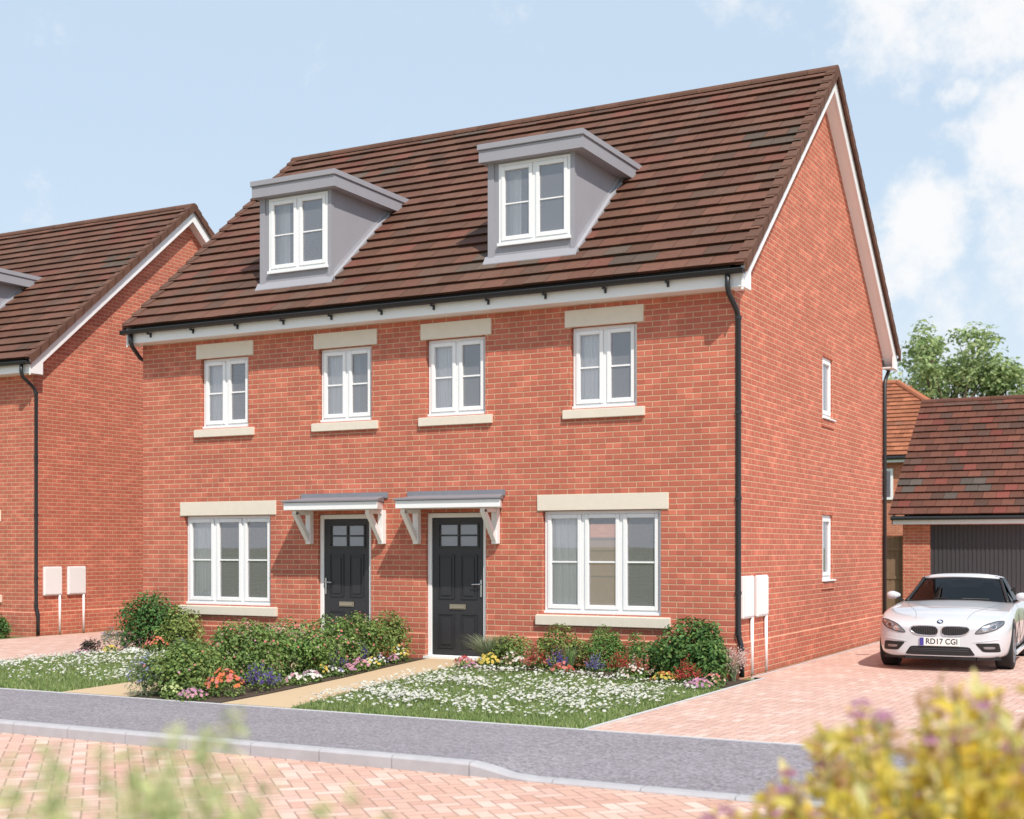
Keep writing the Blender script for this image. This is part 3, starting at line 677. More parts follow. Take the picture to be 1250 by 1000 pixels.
def clump(name, label, x, y, r, h, cols, seed, kind='mound', n=45, s=.022, pal='mid', group='bedding flowers', leaves=None):
    rr = random.Random(seed); z = gz(x, y); root = thing(name, (x, y, z), label, 'flower', group); f, fl = MB(), MB(); o = Vector((x, y, z))
    for i in range(leaves or int(n * 3.5)):
        a, q = rr.uniform(0, 6.283), math.sqrt(rr.random()) * r; p = o + Vector((math.cos(a) * q, math.sin(a) * q, h * rr.uniform(.05, .85) * (1 - .5 * (q / r) ** 2)))
        leaf(f, p, (Vector((math.cos(a) * .6, math.sin(a) * .6, .6)) + rvec(rr) * .7).normalized(), rr.uniform(.03, .055), tint(G[pal][i % 3], rr), rr, 2.0)
    for i in range(n):
        a, q = rr.uniform(0, 6.283), math.sqrt(rr.random()) * r; dome = 1 - .55 * (q / r) ** 2; c = C[cols[i % len(cols)]]
        p = o + Vector((math.cos(a) * q, math.sin(a) * q, h * dome * rr.uniform(.85, 1.05)))
        if kind == 'mound': flower(fl, p, (Vector((math.cos(a) * q / r, math.sin(a) * q / r - .3, .7)) + rvec(rr) * .3).normalized(), s * rr.uniform(.8, 1.25), c, rr, eye=(.6, .45, .1) if rr.random() < .3 else None)
        else:
            hh = h * dome * rr.uniform(.75, 1.1); tip = o + Vector((math.cos(a) * q * 1.15, math.sin(a) * q * 1.15, hh)); base = o + Vector((math.cos(a) * q * .6, math.sin(a) * q * .6, h * .2))
            f.tube([base, tip], .003, 3, G[pal][0])
            for t in range(14):
                u = .35 + .65 * t / 13; pp = base.lerp(tip, u) + rvec(rr) * s * .55 * (1.3 - u)
                leaf(fl, pp, rvec(rr), s * rr.uniform(.9, 1.4) * (1.25 - .6 * u), tint(c, rr, .2), rr, 1.4)
    f.build('foliage', M['leaf'], root); fl.build('blossom', M['petal'], root); return root
def grass_clump(name, label, x, y, r, h, n, pal, seed, w=.010, cat='grass plant', plume=None):
    rr = random.Random(seed); z = gz(x, y); root = thing(name, (x, y, z), label, cat, 'ornamental grasses and spiky plants'); f = MB(); pl = MB()
    for i in range(n):
        a = rr.uniform(0, 6.283); out = rr.uniform(.1, 1) * r; hh = h * rr.uniform(.55, 1.05); o = Vector((x + math.cos(a) * r * .15, y + math.sin(a) * r * .15, z)); d = Vector((math.cos(a), math.sin(a), 0))
        c = tint(rr.choice(pal), rr); prev = None; sd = Vector((-d.y, d.x, 0)) * w * .5
        for k in range(5):
            t = k / 4; p = o + d * out * t ** 1.6 + Vector((0, 0, hh * (t - .28 * t * t * t))); wd = sd * (1 - t * .85); cur = (p - wd, p + wd)
            if prev: f.poly([prev[0], prev[1], cur[1], cur[0]], c)
            prev = cur
        if plume and rr.random() < .5:
            for k in range(16): leaf(pl, p + Vector((0, 0, -.09 + .16 * k / 15)) + rvec(rr) * .022, rvec(rr), .03, tint(plume, rr, .12), rr, 1.6)
    f.build('foliage', M['leaf'], root)
    if plume: pl.build('plume', M['petal'], root)
    return root
SG = 'rounded shrubs in the front garden beds'
bush('shrub', 'dome of dark green shrub below the left end of the left ground floor window', -9.25, -.62, .62, .5, .98, 3600, .055, G['dark'], 1, group=SG, lobes=9)
bush('shrub', 'yellowish green shrub hugging the right side of the dark dome shrub under the left window', -8.62, -.62, .42, .4, .74, 1900, .05, G['olive'], 2, group=SG)
bl = lambda a, b: [('coral', a * 2, .017), ('pink', b * 2, .014)]
bush('shrub', 'front rounded shrub of the central bed nearest the pavement, dotted with few flowers', -4.92, -4.62, .52, .46, .64, 3600, .045, G['mid'] + G['olive'][:1], 3, bl(10, 4), group=SG, lobes=9)
bush('shrub', 'low shrub beside the left path at the pavement corner of the central bed', -5.2, -4.3, .42, .44, .60, 2300, .045, G['mid'], 4, [('orange', 8, .02)], group=SG)
bush('shrub', 'tallest coral flowered shrub of the central bed, in front of the left window sill', -4.98, -3.62, .56, .52, .80, 3900, .045, G['mid'], 5, bl(34, 16), group=SG, lobes=9)
bush('shrub', 'coral flowered shrub in the middle of the central bed, third from the pavement', -4.95, -2.72, .55, .52, .76, 3600, .045, G['mid'] + G['fern'][:1], 6, bl(46, 20), group=SG, lobes=9)
bush('shrub', 'green shrub of the central bed in front of the left door frame with pink specks', -4.98, -1.85, .52, .5, .74, 3300, .045, G['mid'], 7, bl(30, 18), group=SG, lobes=9)
bush('shrub', 'shrub in front of the left charcoal door covering its foot', -5.02, -1.12, .48, .46, .72, 2800, .045, G['mid'] + G['olive'][:1], 8, bl(22, 10), group=SG)
bush('shrub', 'shrub against the brickwork between the two front doors', -4.97, -.45, .36, .36, .72, 2200, .042, G['olive'][:2] + G['mid'], 9, bl(14, 6), group=SG)
bush('shrub', 'low olive green bush right of the right charcoal door behind yellow flowers', -2.95, -.42, .40, .32, .44, 1700, .036, G['mid'] + G['olive'], 10, [('coral', 8, .014)], group=SG)
bush('shrub', 'clipped ball shrub with yellow edged leaves under the left end of the right window sill', -2.26, -.45, .34, .30, .60, 2300, .040, G['box'] + G['olive'], 11, group=SG, lobes=5)
bush('shrub', 'feathery light green shrub under the middle of the right ground floor window', -1.66, -.38, .26, .24, .60, 2300, .050, G['fern'], 12, group=SG, el=3.6, upb=.9)
bush('shrub', 'narrow upright ferny shrub left of the big dark shrub below the right window', -1.22, -.34, .15, .15, .55, 900, .055, G['fern'], 13, group=SG, el=4.0, lobes=4, upb=1.2)
bush('shrub', 'low pale green shrub between the ferny plants and the big dark shrub', -.98, -.5, .28, .26, .44, 1300, .034, G['fern'] + G['olive'], 14, group=SG)
bush('shrub', 'big dark glossy green shrub at the right house corner beside the downpipe', -.42, -.50, .58, .44, .80, 4200, .055, G['dark'] + G['mid'][:1], 15, group=SG, lobes=11)
bush('shrub', 'dark green shrub at the left picture edge against the neighbouring house', -14.85, 1.25, .3, .25, .42, 900, .05, G['dark'], 16, group=SG, z0=0)
grass_clump('ornamental_grass', 'arching grey green grass at the right door step', -3.32, -.42, .46, .56, 800, G['sage'] + [(.36, .40, .28)], 20, .011)
grass_clump('ornamental_grass', 'spiky pale grass between the ball shrub and the feathery shrub', -1.98, -.72, .16, .46, 130, G['fern'] + G['sage'], 21, .010)
grass_clump('ornamental_grass', 'cream plumed grass rising in front of the left door frame behind the central bed', -6.85, -.35, .34, .52, 160, G['sage'], 22, .008, plume=(.72, .60, .50))
grass_clump('ornamental_grass', 'second cream plumed grass under the right end of the left window sill', -7.3, -.35, .32, .50, 150, G['sage'], 23, .008, plume=(.72, .58, .50))
grass_clump('ornamental_grass', 'pink white plumed grass at the foot of the corner downpipe', .07, -.28, .18, .48, 110, G['sage'], 24, .008, plume=(.70, .52, .48))
bush('lavender', 'grey blue lavender at the left front corner of the central bed', -5.28, -4.98, .20, .18, .42, 1300, .04, G['sage'], 30, [('blue', 150, .014)], 'flower', 'bedding flowers', lobes=4, el=4, upb=1.0)
bush('lavender', 'hazy grey lavender to the left of the dark dome shrub', -9.92, -.72, .24, .2, .40, 900, .04, G['sage'], 31, [('blue', 60, .013)], 'flower', 'bedding flowers', lobes=4, el=4, upb=1.0)
F = [  # x, y, radius, height, colours, kind, number, label
 (-4.42, -4.62, .24, .30, ['orange', 'orange', 'coral'], 'mound', 90, .026, 'orange flowered plant at the front of the central bed beside the path'),
 (-4.52, -5.02, .17, .13, ['mauve', 'pink'], 'mound', 80, .018, 'low mauve flower cushion at the pavement end of the central bed'),
 (-4.80, -5.04, .13, .18, ['lime', 'lime'], 'mound', 40, .018, 'pale lime foliage tuft at the pavement edge of the central bed'),
 (-4.33, -4.12, .20, .34, ['purple'], 'spike', 34, .026, 'deep purple salvia behind the orange flowers of the central bed'),
 (-4.40, -3.78, .16, .24, ['purple', 'blue'], 'spike', 22, .024, 'smaller purple salvia touching the white flowers by the path'),
 (-4.36, -3.42, .15, .14, ['white', 'pink', 'white'], 'mound', 60, .020, 'white and pink flower patch along the path edge after the purple salvia'),
 (-4.38, -3.06, .15, .14, ['white', 'mauve', 'white'], 'mound', 60, .020, 'white flower patch with mauve spots in the middle of the path edge'),
 (-4.46, -2.74, .11, .18, ['yellow', 'yellow', 'white'], 'mound', 34, .020, 'small yellow flowers between white and lilac patches on the path edge'),
 (-4.45, -2.48, .13, .15, ['blue', 'white'], 'mound', 40, .018, 'lilac flower patch by the path left of the pink cushions'),
 (-4.44, -2.16, .11, .14, ['pink', 'mauve'], 'mound', 44, .020, 'small bright pink cushion along the curving path'),
 (-4.50, -1.86, .15, .17, ['pink', 'pink', 'mauve'], 'mound', 64, .022, 'larger pink flower cushion in front of the red spikes'),
 (-4.52, -1.52, .12, .16, ['white', 'yellow'], 'mound', 50, .020, 'white flower patch right of the pink cushions at the path'),
 (-4.72, -2.55, .17, .36, ['red'], 'spike', 26, .028, 'red flower spikes behind the lilac patch in the central bed'),
 (-4.72, -2.02, .13, .38, ['purple'], 'spike', 22, .026, 'left one of two upright purple salvias in front of the left door'),
 (-4.68, -1.58, .14, .40, ['purple'], 'spike', 26, .026, 'right one of two upright purple salvias in front of the left door'),
 (-4.78, -1.02, .17, .42, ['red', 'coral'], 'spike', 28, .028, 'red flower spikes near the door end of the central bed'),
 (-4.60, -1.20, .10, .16, ['blue', 'white'], 'mound', 36, .018, 'lilac and white flowers under the red spikes near the doors'),
 (-4.70, -.58, .15, .24, ['yellow', 'yellow', 'white'], 'mound', 50, .020, 'yellow flowers at the wall end of the central bed'),
 (-4.64, -.86, .10, .15, ['mauve', 'pink'], 'mound', 40, .020, 'mauve cushion next to the yellow flowers at the wall end of the path'),
 (-9.65, -1.08, .13, .16, ['yellow'], 'mound', 36, .020, 'yellow flowers left of the left lawn white drift'),
 (-9.10, -1.15, .22, .11, ['white'], 'mound', 80, .020, 'white flower cushion in front of the dark dome shrub'),
 (-8.65, -1.15, .20, .28, ['orange', 'coral'], 'mound', 60, .022, 'orange red flowers right of the dark dome shrub'),
 (-8.2, -1.15, .14, .30, ['blue', 'purple'], 'spike', 20, .022, 'bluish flower spikes under the left window next to orange flowers'),
 (-10.1, -1.25, .15, .10, ['pink', 'mauve'], 'mound', 44, .018, 'low pink flowers at the left driveway edge'),
 (-3.50, -.85, .14, .16, ['coral', 'red', 'pink'], 'mound', 40, .022, 'coral flowers in front of the grey green grass by the right door'),
 (-3.08, -.92, .16, .22, ['yellow'], 'mound', 64, .022, 'bright yellow flowers near the right door'),
 (-3.22, -1.12, .12, .10, ['pink', 'mauve'], 'mound', 36, .018, 'low pink cushion below the yellow flowers near the right door'),
 (-2.72, -.90, .18, .24, ['white', 'blush'], 'mound', 50, .018, 'white flowers left of the red spikes in the right bed'),
 (-2.36, -.98, .19, .38, ['red', 'coral'], 'spike', 34, .030, 'tall red flower spikes before the clipped ball shrub'),
 (-2.02, -1.02, .14, .34, ['purple'], 'spike', 26, .026, 'purple salvia just right of the tall red spikes'),
 (-1.86, -1.20, .15, .18, ['red', 'coral'], 'mound', 40, .022, 'low red flowers on the lawn edge between two purple salvias'),
 (-1.50, -1.0, .14, .30, ['purple', 'blue'], 'spike', 24, .026, 'bluish purple salvia under the feathery shrub'),
 (-1.22, -.90, .15, .42, ['red'], 'spike', 26, .028, 'red spikes under the middle of the right window'),
 (-.92, -.92, .16, .36, ['coral', 'red', 'blush'], 'spike', 22, .028, 'coral spikes with blush tips left of the big dark shrub'),
 (-.92, -1.18, .22, .22, ['white', 'blush'], 'mound', 54, .018, 'blush white flowers in front of the coral spikes'),
 (-.52, -1.12, .17, .17, ['yellow', 'yellow', 'orange'], 'mound', 56, .020, 'yellow flowers at the foot of the big dark shrub'),
 (-.24, -1.08, .17, .36, ['red'], 'spike', 32, .030, 'red spikes in front of the big dark shrub'),
 (.03, -1.42, .18, .14, ['mauve', 'pink'], 'mound', 80, .020, 'mauve cushion at the driveway corner of the right lawn'),
 (.05, -.95, .14, .16, ['coral', 'blush'], 'mound', 40, .018, 'dusky pink flowers beside the driveway edge near the house corner'),
]
for i, (x, y, r, h, cols, kind, n, s, lab) in enumerate(F):
    clump('salvia' if kind == 'spike' else 'flower_clump', lab, x, y, r, h, cols, 100 + i, kind, n, s)
bush('shrub', 'small dark purple leaved plant at the left driveway edge', -10.35 + .2, -.95, .16, .15, .26, 500, .035, [(.07, .05, .05), (.10, .06, .07), (.06, .08, .03)], 33, [('pink', 10, .012)], group=SG, lobes=4)
# lawns: short grass and the white daisies in it
def on_lawn(x, y):
    if -3.05 < x < .25: return y < -1.15 - .12 * math.sin(x * 4) or (x > -.1 and y < -1.6) if x > lerp_tab(PR, y) + .02 else False
    return lerp_tab(PR, y) + .02 < x < .25 and y < -1.1
def on_left(x, y): return -10.28 < x < -6.4 and y < -1.05
def grass(label, test, x0, x1, y0, y1, n, seed):
    rr = random.Random(seed); m = MB()
    for _ in range(n):
        x, y = rr.uniform(x0, x1), rr.uniform(y0, y1)
        if not test(x, y): continue
        z = gz(x, y); h = rr.uniform(.025, .06); a = rr.uniform(0, 6.283); w = .007; dx, dy = math.cos(a) * w, math.sin(a) * w; lx, ly = rr.uniform(-.03, .03), rr.uniform(-.03, .03)
        c = rr.choice([(.20, .29, .085), (.25, .34, .11), (.30, .38, .14), (.16, .235, .07), (.36, .39, .19)])
        m.poly([(x - dx, y - dy, z - .004), (x + dx, y + dy, z - .004), (x + lx, y + ly, z + h)], tint(c, rr))
    tag(m.build('grass', M['leaf']), label, None, kind='stuff')
grass('short grass of the right front lawn', on_lawn, -3.6, .25, -5.13, -1.0, 52000, 40)
grass('short grass of the left front lawn', on_left, -10.3, -6.4, -5.13, -1.0, 34000, 41)
def daisies(label, test, x0, x1, y0, y1, n, seed, dens):
    rr = random.Random(seed); m = MB()
    cl = [(rr.uniform(x0, x1), rr.uniform(y0, y1)) for _ in range(60)]
    k = 0
    while k < n:
        if rr.random() < .62: c = rr.choice(cl); x, y = rr.gauss(c[0], .16), rr.gauss(c[1], .14)
        else: x, y = rr.uniform(x0, x1), rr.uniform(y0, y1)
        k += 1
        if not test(x, y) or rr.random() > dens(x, y): continue
        p = Vector((x, y, gz(x, y) + rr.uniform(.05, .09))); flower(m, p, (Vector((rr.uniform(-.5, .5), rr.uniform(-.7, .3), 1))).normalized(), rr.uniform(.011, .023), (.70, .69, .64), rr, 6, (.6, .5, .12) if rr.random() < .35 else None)
    tag(m.build('daisy', M['petal']), label, None, kind='stuff')
def near(x, y): return x > lerp_tab(PR, y) - .12 and x < .2 and y < -1.1
daisies('white daisies scattered over the right front lawn', near, -3.6, .2, -4.95, -1.1, 4300, 42, lambda x, y: min(1, max(.08, (y + 5.0) / .7)) * (1 - .6 * sstep(-.7, .1, x)))
daisies('white daisies scattered over the left front lawn', on_left, -10.3, -6.4, -4.9, -1.1, 2600, 43, lambda x, y: min(1, max(.05, (y + 4.9) / 1.6)))
# ------------------------------------------------------------------ garage, fence, far house, trees
gar = thing('garage', (.5, 20.6, 0), 'detached brick garage with charcoal ribbed door and brown tiled roof behind the car', 'garage')
gx0, gx1, gy, gr = -1.39, 2.45, 16.8, 20.6
m = MB(); us = [gx0, -.75, 1.8, gx1]; hole = [(-.75, 1.8, -.05, 2.222)]
panel(m, us, [-.05, 2.222, 2.3], lambda u, v: inrect(u, v, hole), lambda u, v: (u, gy, v), lambda u, v: (u, gy + .22, v))
for x, s in ((gx0, -1), (gx1, 1)):
    pts = [(x, gy, -.05), (x, 24.4, -.05), (x, 24.4, 2.3), (x, gr, 5.42), (x, gy, 2.3)]; m.poly(pts if s > 0 else pts[::-1])
m.poly([(gx0, 24.4, -.05), (gx0, 24.4, 2.3), (gx1, 24.4, 2.3), (gx1, 24.4, -.05)]); m.build('wall', M['brick'], gar)
m = MB(); n = 26; w = 2.55 / n
for i in range(n):
    a = -.75 + w * i; m.box(a + .0005, a + w * .62, gy + .062, gy + .10, .01, 2.218); m.box(a + w * .62, a + w, gy + .078, gy + .10, .01, 2.218)
m.build('garage_door', M['garage'], gar)
GP = [(.135, .055, .038), (.165, .062, .042), (.105, .056, .042), (.19, .056, .042), (.10, .078, .066)]
m = MB(); rr = random.Random(5); ge = (16.5, 2.44); gt = (gr, 5.58)
tiles(m, -1.67, 2.74, ge[0], gt[0], ge[1], gt[1], gauge=.30, tw=.30, pal=GP, rr=rr); tiles(m, -1.67, 2.74, 24.7, gr, ge[1], gt[1], gauge=.30, tw=.30, pal=GP, rr=rr)
rf = m.build('roof', M['tile'], gar)
m = MB()
for i in range(10):
    a = -1.68 + .443 * i; m.prism([(a, gr + .12 * math.cos(math.pi * q / 6), 5.55 + .11 * math.sin(math.pi * q / 6)) for q in range(7)], (.437, 0, 0), tint(GP[0], rr, .12))
m.build('ridge_tile', M['tile'], rf)
m = MB(); m.box(-1.60, 2.68, 16.56, 16.58, 2.235, 2.41); m.build('fascia', M['white'], gar); m = MB(); m.box(-1.60, 2.68, 16.582, 16.799, 2.235, 2.25); m.build('soffit', M['white'], gar)
m = MB(); m.tube([(-1.62, 16.51, 2.385), (2.7, 16.51, 2.385)], .05, 8); m.build('gutter', M['black'], gar)
for s in (-1.6,):
    m = MB(); m.prism([(s, 16.56, 2.40), (s, gr, 5.50), (s, gr, 5.33), (s, 16.56, 2.24)], (.02, 0, 0)); m.prism([(s, 24.6, 2.40), (s, gr, 5.50), (s, gr, 5.33), (s, 24.6, 2.24)], (.02, 0, 0)); m.build('bargeboard', M['white'], gar)
fen = thing('wooden_fence', (-9, 17.0, 0), 'tall timber garden fence between the house and the garage', 'fence')
for i in range(9):
    x1 = -1.40 - 1.83 * i; x0 = x1 - 1.83; m = MB(); n = 14
    for q in range(n):
        a = x0 + .1 + (1.73) * q / n; m.prism([(a, 17.0, .15), (a + .135, 16.988, .15), (a + .135, 17.006, .15), (a, 17.01, .15)], (0, 0, 1.78 + R.uniform(-.004, .004)))
    m.box(x0 + .1, x1, 16.975, 16.999, 1.60, 1.68); m.box(x0 + .1, x1, 16.975, 16.999, .9, .98); m.box(x0 + .1, x1, 16.96, 17.03, 1.935, 1.965); m.box(x0 + .1, x1, 16.98, 17.015, -.02, .148)
    m.build('fence_panel', M['wood'], fen); m = MB(); m.box(x0, x0 + .098, 16.95, 17.05, -.02, 2.0); m.build('fence_post', M['wood'], fen)
far = thing('house', (-15, 38.5, 0), 'orange brick house with hipped orange roof seen behind the garage and fence', 'house')
m = MB(); m.box(-30, -1.7, 34, 43, -.05, 5.06); m.build('wall', M['brick_far'], far)
OP = [(.34, .125, .065), (.38, .145, .075), (.29, .11, .06), (.41, .15, .08), (.27, .12, .075)]
e0, e1, xr = (33.7, 5.05), (38.5, 8.28), -6.1; rr = random.Random(8); m = MB()
def hipskip(a, b, y, z): return b > -1.4 + (xr + 1.4) * (y - e0[0]) / (e1[0] - e0[0]) + .25
tiles(m, -18, -1.4, e0[0], e1[0], e0[1], e1[1], gauge=.32, tw=.33, pal=OP, rr=rr, skip=hipskip, th=.04)
c = OP[0]
m.poly([(-30.3, 33.75, 5.04), (-1.4, 33.75, 5.04), (xr, 38.5, 8.27), (-25.6, 38.5, 8.27)], c); m.poly([(-1.4, 33.75, 5.04), (-1.4, 43.3, 5.04), (xr, 38.5, 8.27)], c); m.poly([(-1.4, 43.3, 5.04), (-30.3, 43.3, 5.04), (-25.6, 38.5, 8.27), (xr, 38.5, 8.27)], c); m.poly([(-30.3, 43.3, 5.04), (-30.3, 33.75, 5.04), (-25.6, 38.5, 8.27)], c)
rf = m.build('roof', M['tile'], far); m = MB(); m.tube([(-1.4, 33.72, 5.1), (xr, 38.5, 8.34)], .12, 8, OP[3]); m.tube([(-1.4, 43.3, 5.1), (xr, 38.5, 8.34)], .12, 8, OP[3]); m.tube([(-25, 38.5, 8.32), (xr, 38.5, 8.32)], .12, 8, OP[3]); m.build('ridge_tile', M['tile'], rf)
m = MB(); m.box(-30, -1.5, 33.72, 33.76, 4.82, 5.0); m.build('fascia', M['white'], far); m = MB(); m.tube([(-30, 33.66, 4.98), (-1.45, 33.66, 4.98)], .07, 8); m.build('gutter', M['black'], far)
for xa in (-6.5, -10.5, -19):
    fr = FR(33.93); m = MB(); border(m, fr, xa, xa + 1.2, 3.45, 4.6, .09, 0, .06); fbox(m, fr, xa + .56, xa + .64, .002, .058, 3.54, 4.51); w = m.build('window', M['white'], far)
    m = MB(); m.poly([fr(xa + .09, .04, 3.54), fr(xa + 1.11, .04, 3.54), fr(xa + 1.11, .04, 4.51), fr(xa + .09, .04, 4.51)]); m.build('pane', M['lampglass'], w)
def tree(label, x, y, h, r, seed, zlow, nl=16, per=520, size=.26, pal=None):
    rr = random.Random(seed); root = thing('tree', (x, y, 0), label, 'tree', 'trees behind the garage'); t, f = MB(), MB(); o = Vector((x, y, 0))
    top = o + Vector((0, 0, h * .62)); t.tube([o, o + Vector((.1, .05, h * .3)), top], .28, 8, r1=.09); tips = []
    for i in range(nl):
        a = rr.uniform(0, 6.283); q = math.sqrt(rr.uniform(.05, 1)) * r; zz = zlow + (h - zlow) * (rr.uniform(.05, .96) if i % 3 else rr.uniform(.86, .97)) * (1 - .36 * (q / r) ** 2); tip = o + Vector((math.cos(a) * q, math.sin(a) * q, zz))
        b = o + Vector((0, 0, h * rr.uniform(.25, .58))); midp = b.lerp(tip, .5) + rvec(rr) * .3; t.tube([b, midp, tip], .10, 6, r1=.02)
        for k in range(5):
            tw = tip + rvec(rr) * rr.uniform(.4, 1.0); t.tube([midp.lerp(tip, .6), tw], .03, 4, r1=.008); tips.append((tw, rr.uniform(.45, .8)))
        tips.append((tip, rr.uniform(.6, .95)))
    for tp, cr in tips:
        for i in range(int(per / 6)):
            d = rvec(rr); p = tp + Vector((d.x, d.y, d.z * .7)) * cr * rr.random() ** .4
            leaf(f, p, (d * .5 + rvec(rr) * .6 + Vector((0, -.1, .6))).normalized(), size * rr.uniform(.6, 1.2), tint(pal[int(rr.random() * len(pal))], rr, .22), rr, 1.7)
    t.build('trunk', M['bark'], root); f.build('crown', M['treeleaf'], root)
TP = [(.31, .40, .17), (.39, .48, .22), (.24, .33, .13), (.44, .52, .25)]
tree('taller broad leafy tree rising over the left end of the garage ridge', -5.6, 46.0, 11.7, 3.1, 51, 5.2, 34, 330, .28, TP)
tree('lower leafy tree over the garage ridge toward the right picture edge', -3.3, 48.0, 10.0, 2.2, 52, 4.8, 18, 300, .28, TP)
# ------------------------------------------------------------------ foreground planting on the near verge
def golden(label, x, y, h, r, seed):
    rr = random.Random(seed); root = thing('golden_shrub', (x, y, -.02), label, 'shrub'); f, s, b = MB(), MB(), MB(); o = Vector((x, y, -.02))
    pal = [(.94, .76, .13), (.95, .82, .26), (.88, .72, .13), (.95, .87, .48), (.74, .64, .16), (.60, .40, .24)]
    for i in range(620):
        a = rr.uniform(0, 6.283); q = math.sqrt(rr.random()) * r; hh = h * (1 - .50 * (q / r) ** 2) * (rr.uniform(.86, .98) + .07 * math.sin(a * 5 + q * 14)); tip = o + Vector((math.cos(a) * q, math.sin(a) * q, hh)); base = o + Vector((math.cos(a) * q * .15, math.sin(a) * q * .15, 0))
        if i % 16 == 0: tip += Vector((math.cos(a) * .06, math.sin(a) *   .06, .055))
        midp = base.lerp(tip, .6) + Vector((math.cos(a), math.sin(a), 0)) * .04; s.tube([base, midp, tip], .005, 4, r1=.002)
        for k in range(38):
            u = 1 - .5 * rr.random() ** 1.4 ; p = base.lerp(midp, u / .6) if u < .6 else midp.lerp(tip, (u - .6) / .4); d = (rvec(rr) + Vector((math.cos(a) * .3, math.sin(a) * .3, .6))).normalized()
            col = pal[5] if (u > .95 and rr.random() < .3) else pal[int(rr.random() * 5)]
            leaf(f, p, (rvec(rr) + Vector((0, 0, .5))).normalized(), rr.uniform(.035, .07), tint(col, rr, .12), rr, 2.3, d)
        if rr.random() < .24 or i % 16 == 0:
            for k in range(60):
                d = rvec(rr); d.z = abs(d.z) * .5; flower(b, tip + d * rr.uniform(.008, .028) + Vector((0, 0, .012)), (d + Vector((0, 0, .6))).normalized(), .006, rr.choice([(.55, .27, .42), (.62, .36, .48), (.42, .18, .33)]), rr, 4)
    s.build('stem', M['stem'], root); f.build('foliage', M['gold'], root); b.build('blossom', M['petal'], root)
golden('golden leaved shrub with pink purple flower heads in the near right corner', 5.09, -13.24, 1.425, .92, 60)
def wispy(label, x, y, h, n, spread, seed):
    rr = random.Random(seed); root = thing('wild_plant', (x, y, -.02), label, 'plant', 'wispy plants along the near verge'); f, s, b = MB(), MB(), MB(); o = Vector((x, y, -.02))
    for i in range(n):
        a = rr.uniform(0, 6.283); q = math.sqrt(rr.random()) * spread; hh = h * rr.uniform(.72, 1.0); base = o + Vector((math.cos(a) * q * .3, math.sin(a) * q * .3, 0)); tip = o + Vector((math.cos(a) * q, math.sin(a) * q, hh)); s.tube([base, base.lerp(tip, .5) + Vector((0, 0, .05)), tip], .003, 4, r1=.0012)
        for k in range(26):
            p = base.lerp(tip, rr.uniform(.6, 1)); leaf(f, p, rvec(rr), rr.uniform(.018, .042), tint(rr.choice([(.50, .54, .26), (.38, .46, .20), (.62, .62, .32)]), rr), rr, 2.6)
        if rr.random() < .6:
            for k in range(12): leaf(b, tip + rvec(rr) * .016, rvec(rr), .013, tint((.62, .62, .34), rr, .1), rr, 1.3)
    s.build('stem', M['stem'], root); f.build('foliage', M['leaf'], root); b.build('blossom', M['petal'], root)
wispy('wispy pale plant filling the bottom left corner in front of the road', 3.84, -14.80, 1.385, 240, .34, 61)
wispy('feathery green stems in front of the road right of the corner plant', 4.04, -14.70, 1.42, 70, .17, 62)
wispy('thin sparse stems at the bottom edge below the middle of the kerb', 4.26, -14.58, 1.31, 28, .14, 63)
# ------------------------------------------------------------------ the parked roadster (nose toward the street)
CX, CY = 2.06, 3.14
car = thing('parked_car', (CX, CY + 1.25, 0), 'white two seat roadster parked on the block drive in front of the garage', 'car')
def cw(x, y, z): return Vector((CX + x, CY + y, z))
SEC = [  # y, bottom w, bottom z, mid w, mid z, shoulder w, shoulder z, top z
 (-.865, .40, .215, .44, .40, .40, .575, .620), (-.80, .62, .195, .66, .41, .61, .635, .675), (-.70, .74, .185, .78, .42, .71, .680, .720), (-.52, .82, .18, .855, .45, .78, .725, .768),
 (-.25, .855, .18, .888, .48, .81, .775, .812), (.10, .86, .18, .898, .50, .81, .810, .850), (.50, .855, .18, .888, .52, .80, .840, .888), (.90, .845, .18, .875, .54, .79, .870, .925), (1.30, .845, .18, .870, .55, .79, .875, .915),
 (1.80, .85, .18, .875, .55, .80, .865, .885), (2.35, .86, .19, .895, .56, .80, .885, .905), (2.80, .85, .21, .885, .60, .77, .895, .93), (3.15, .78, .27, .82, .63, .70, .880, .91), (3.34, .58, .36, .62, .64, .54, .84, .86)]
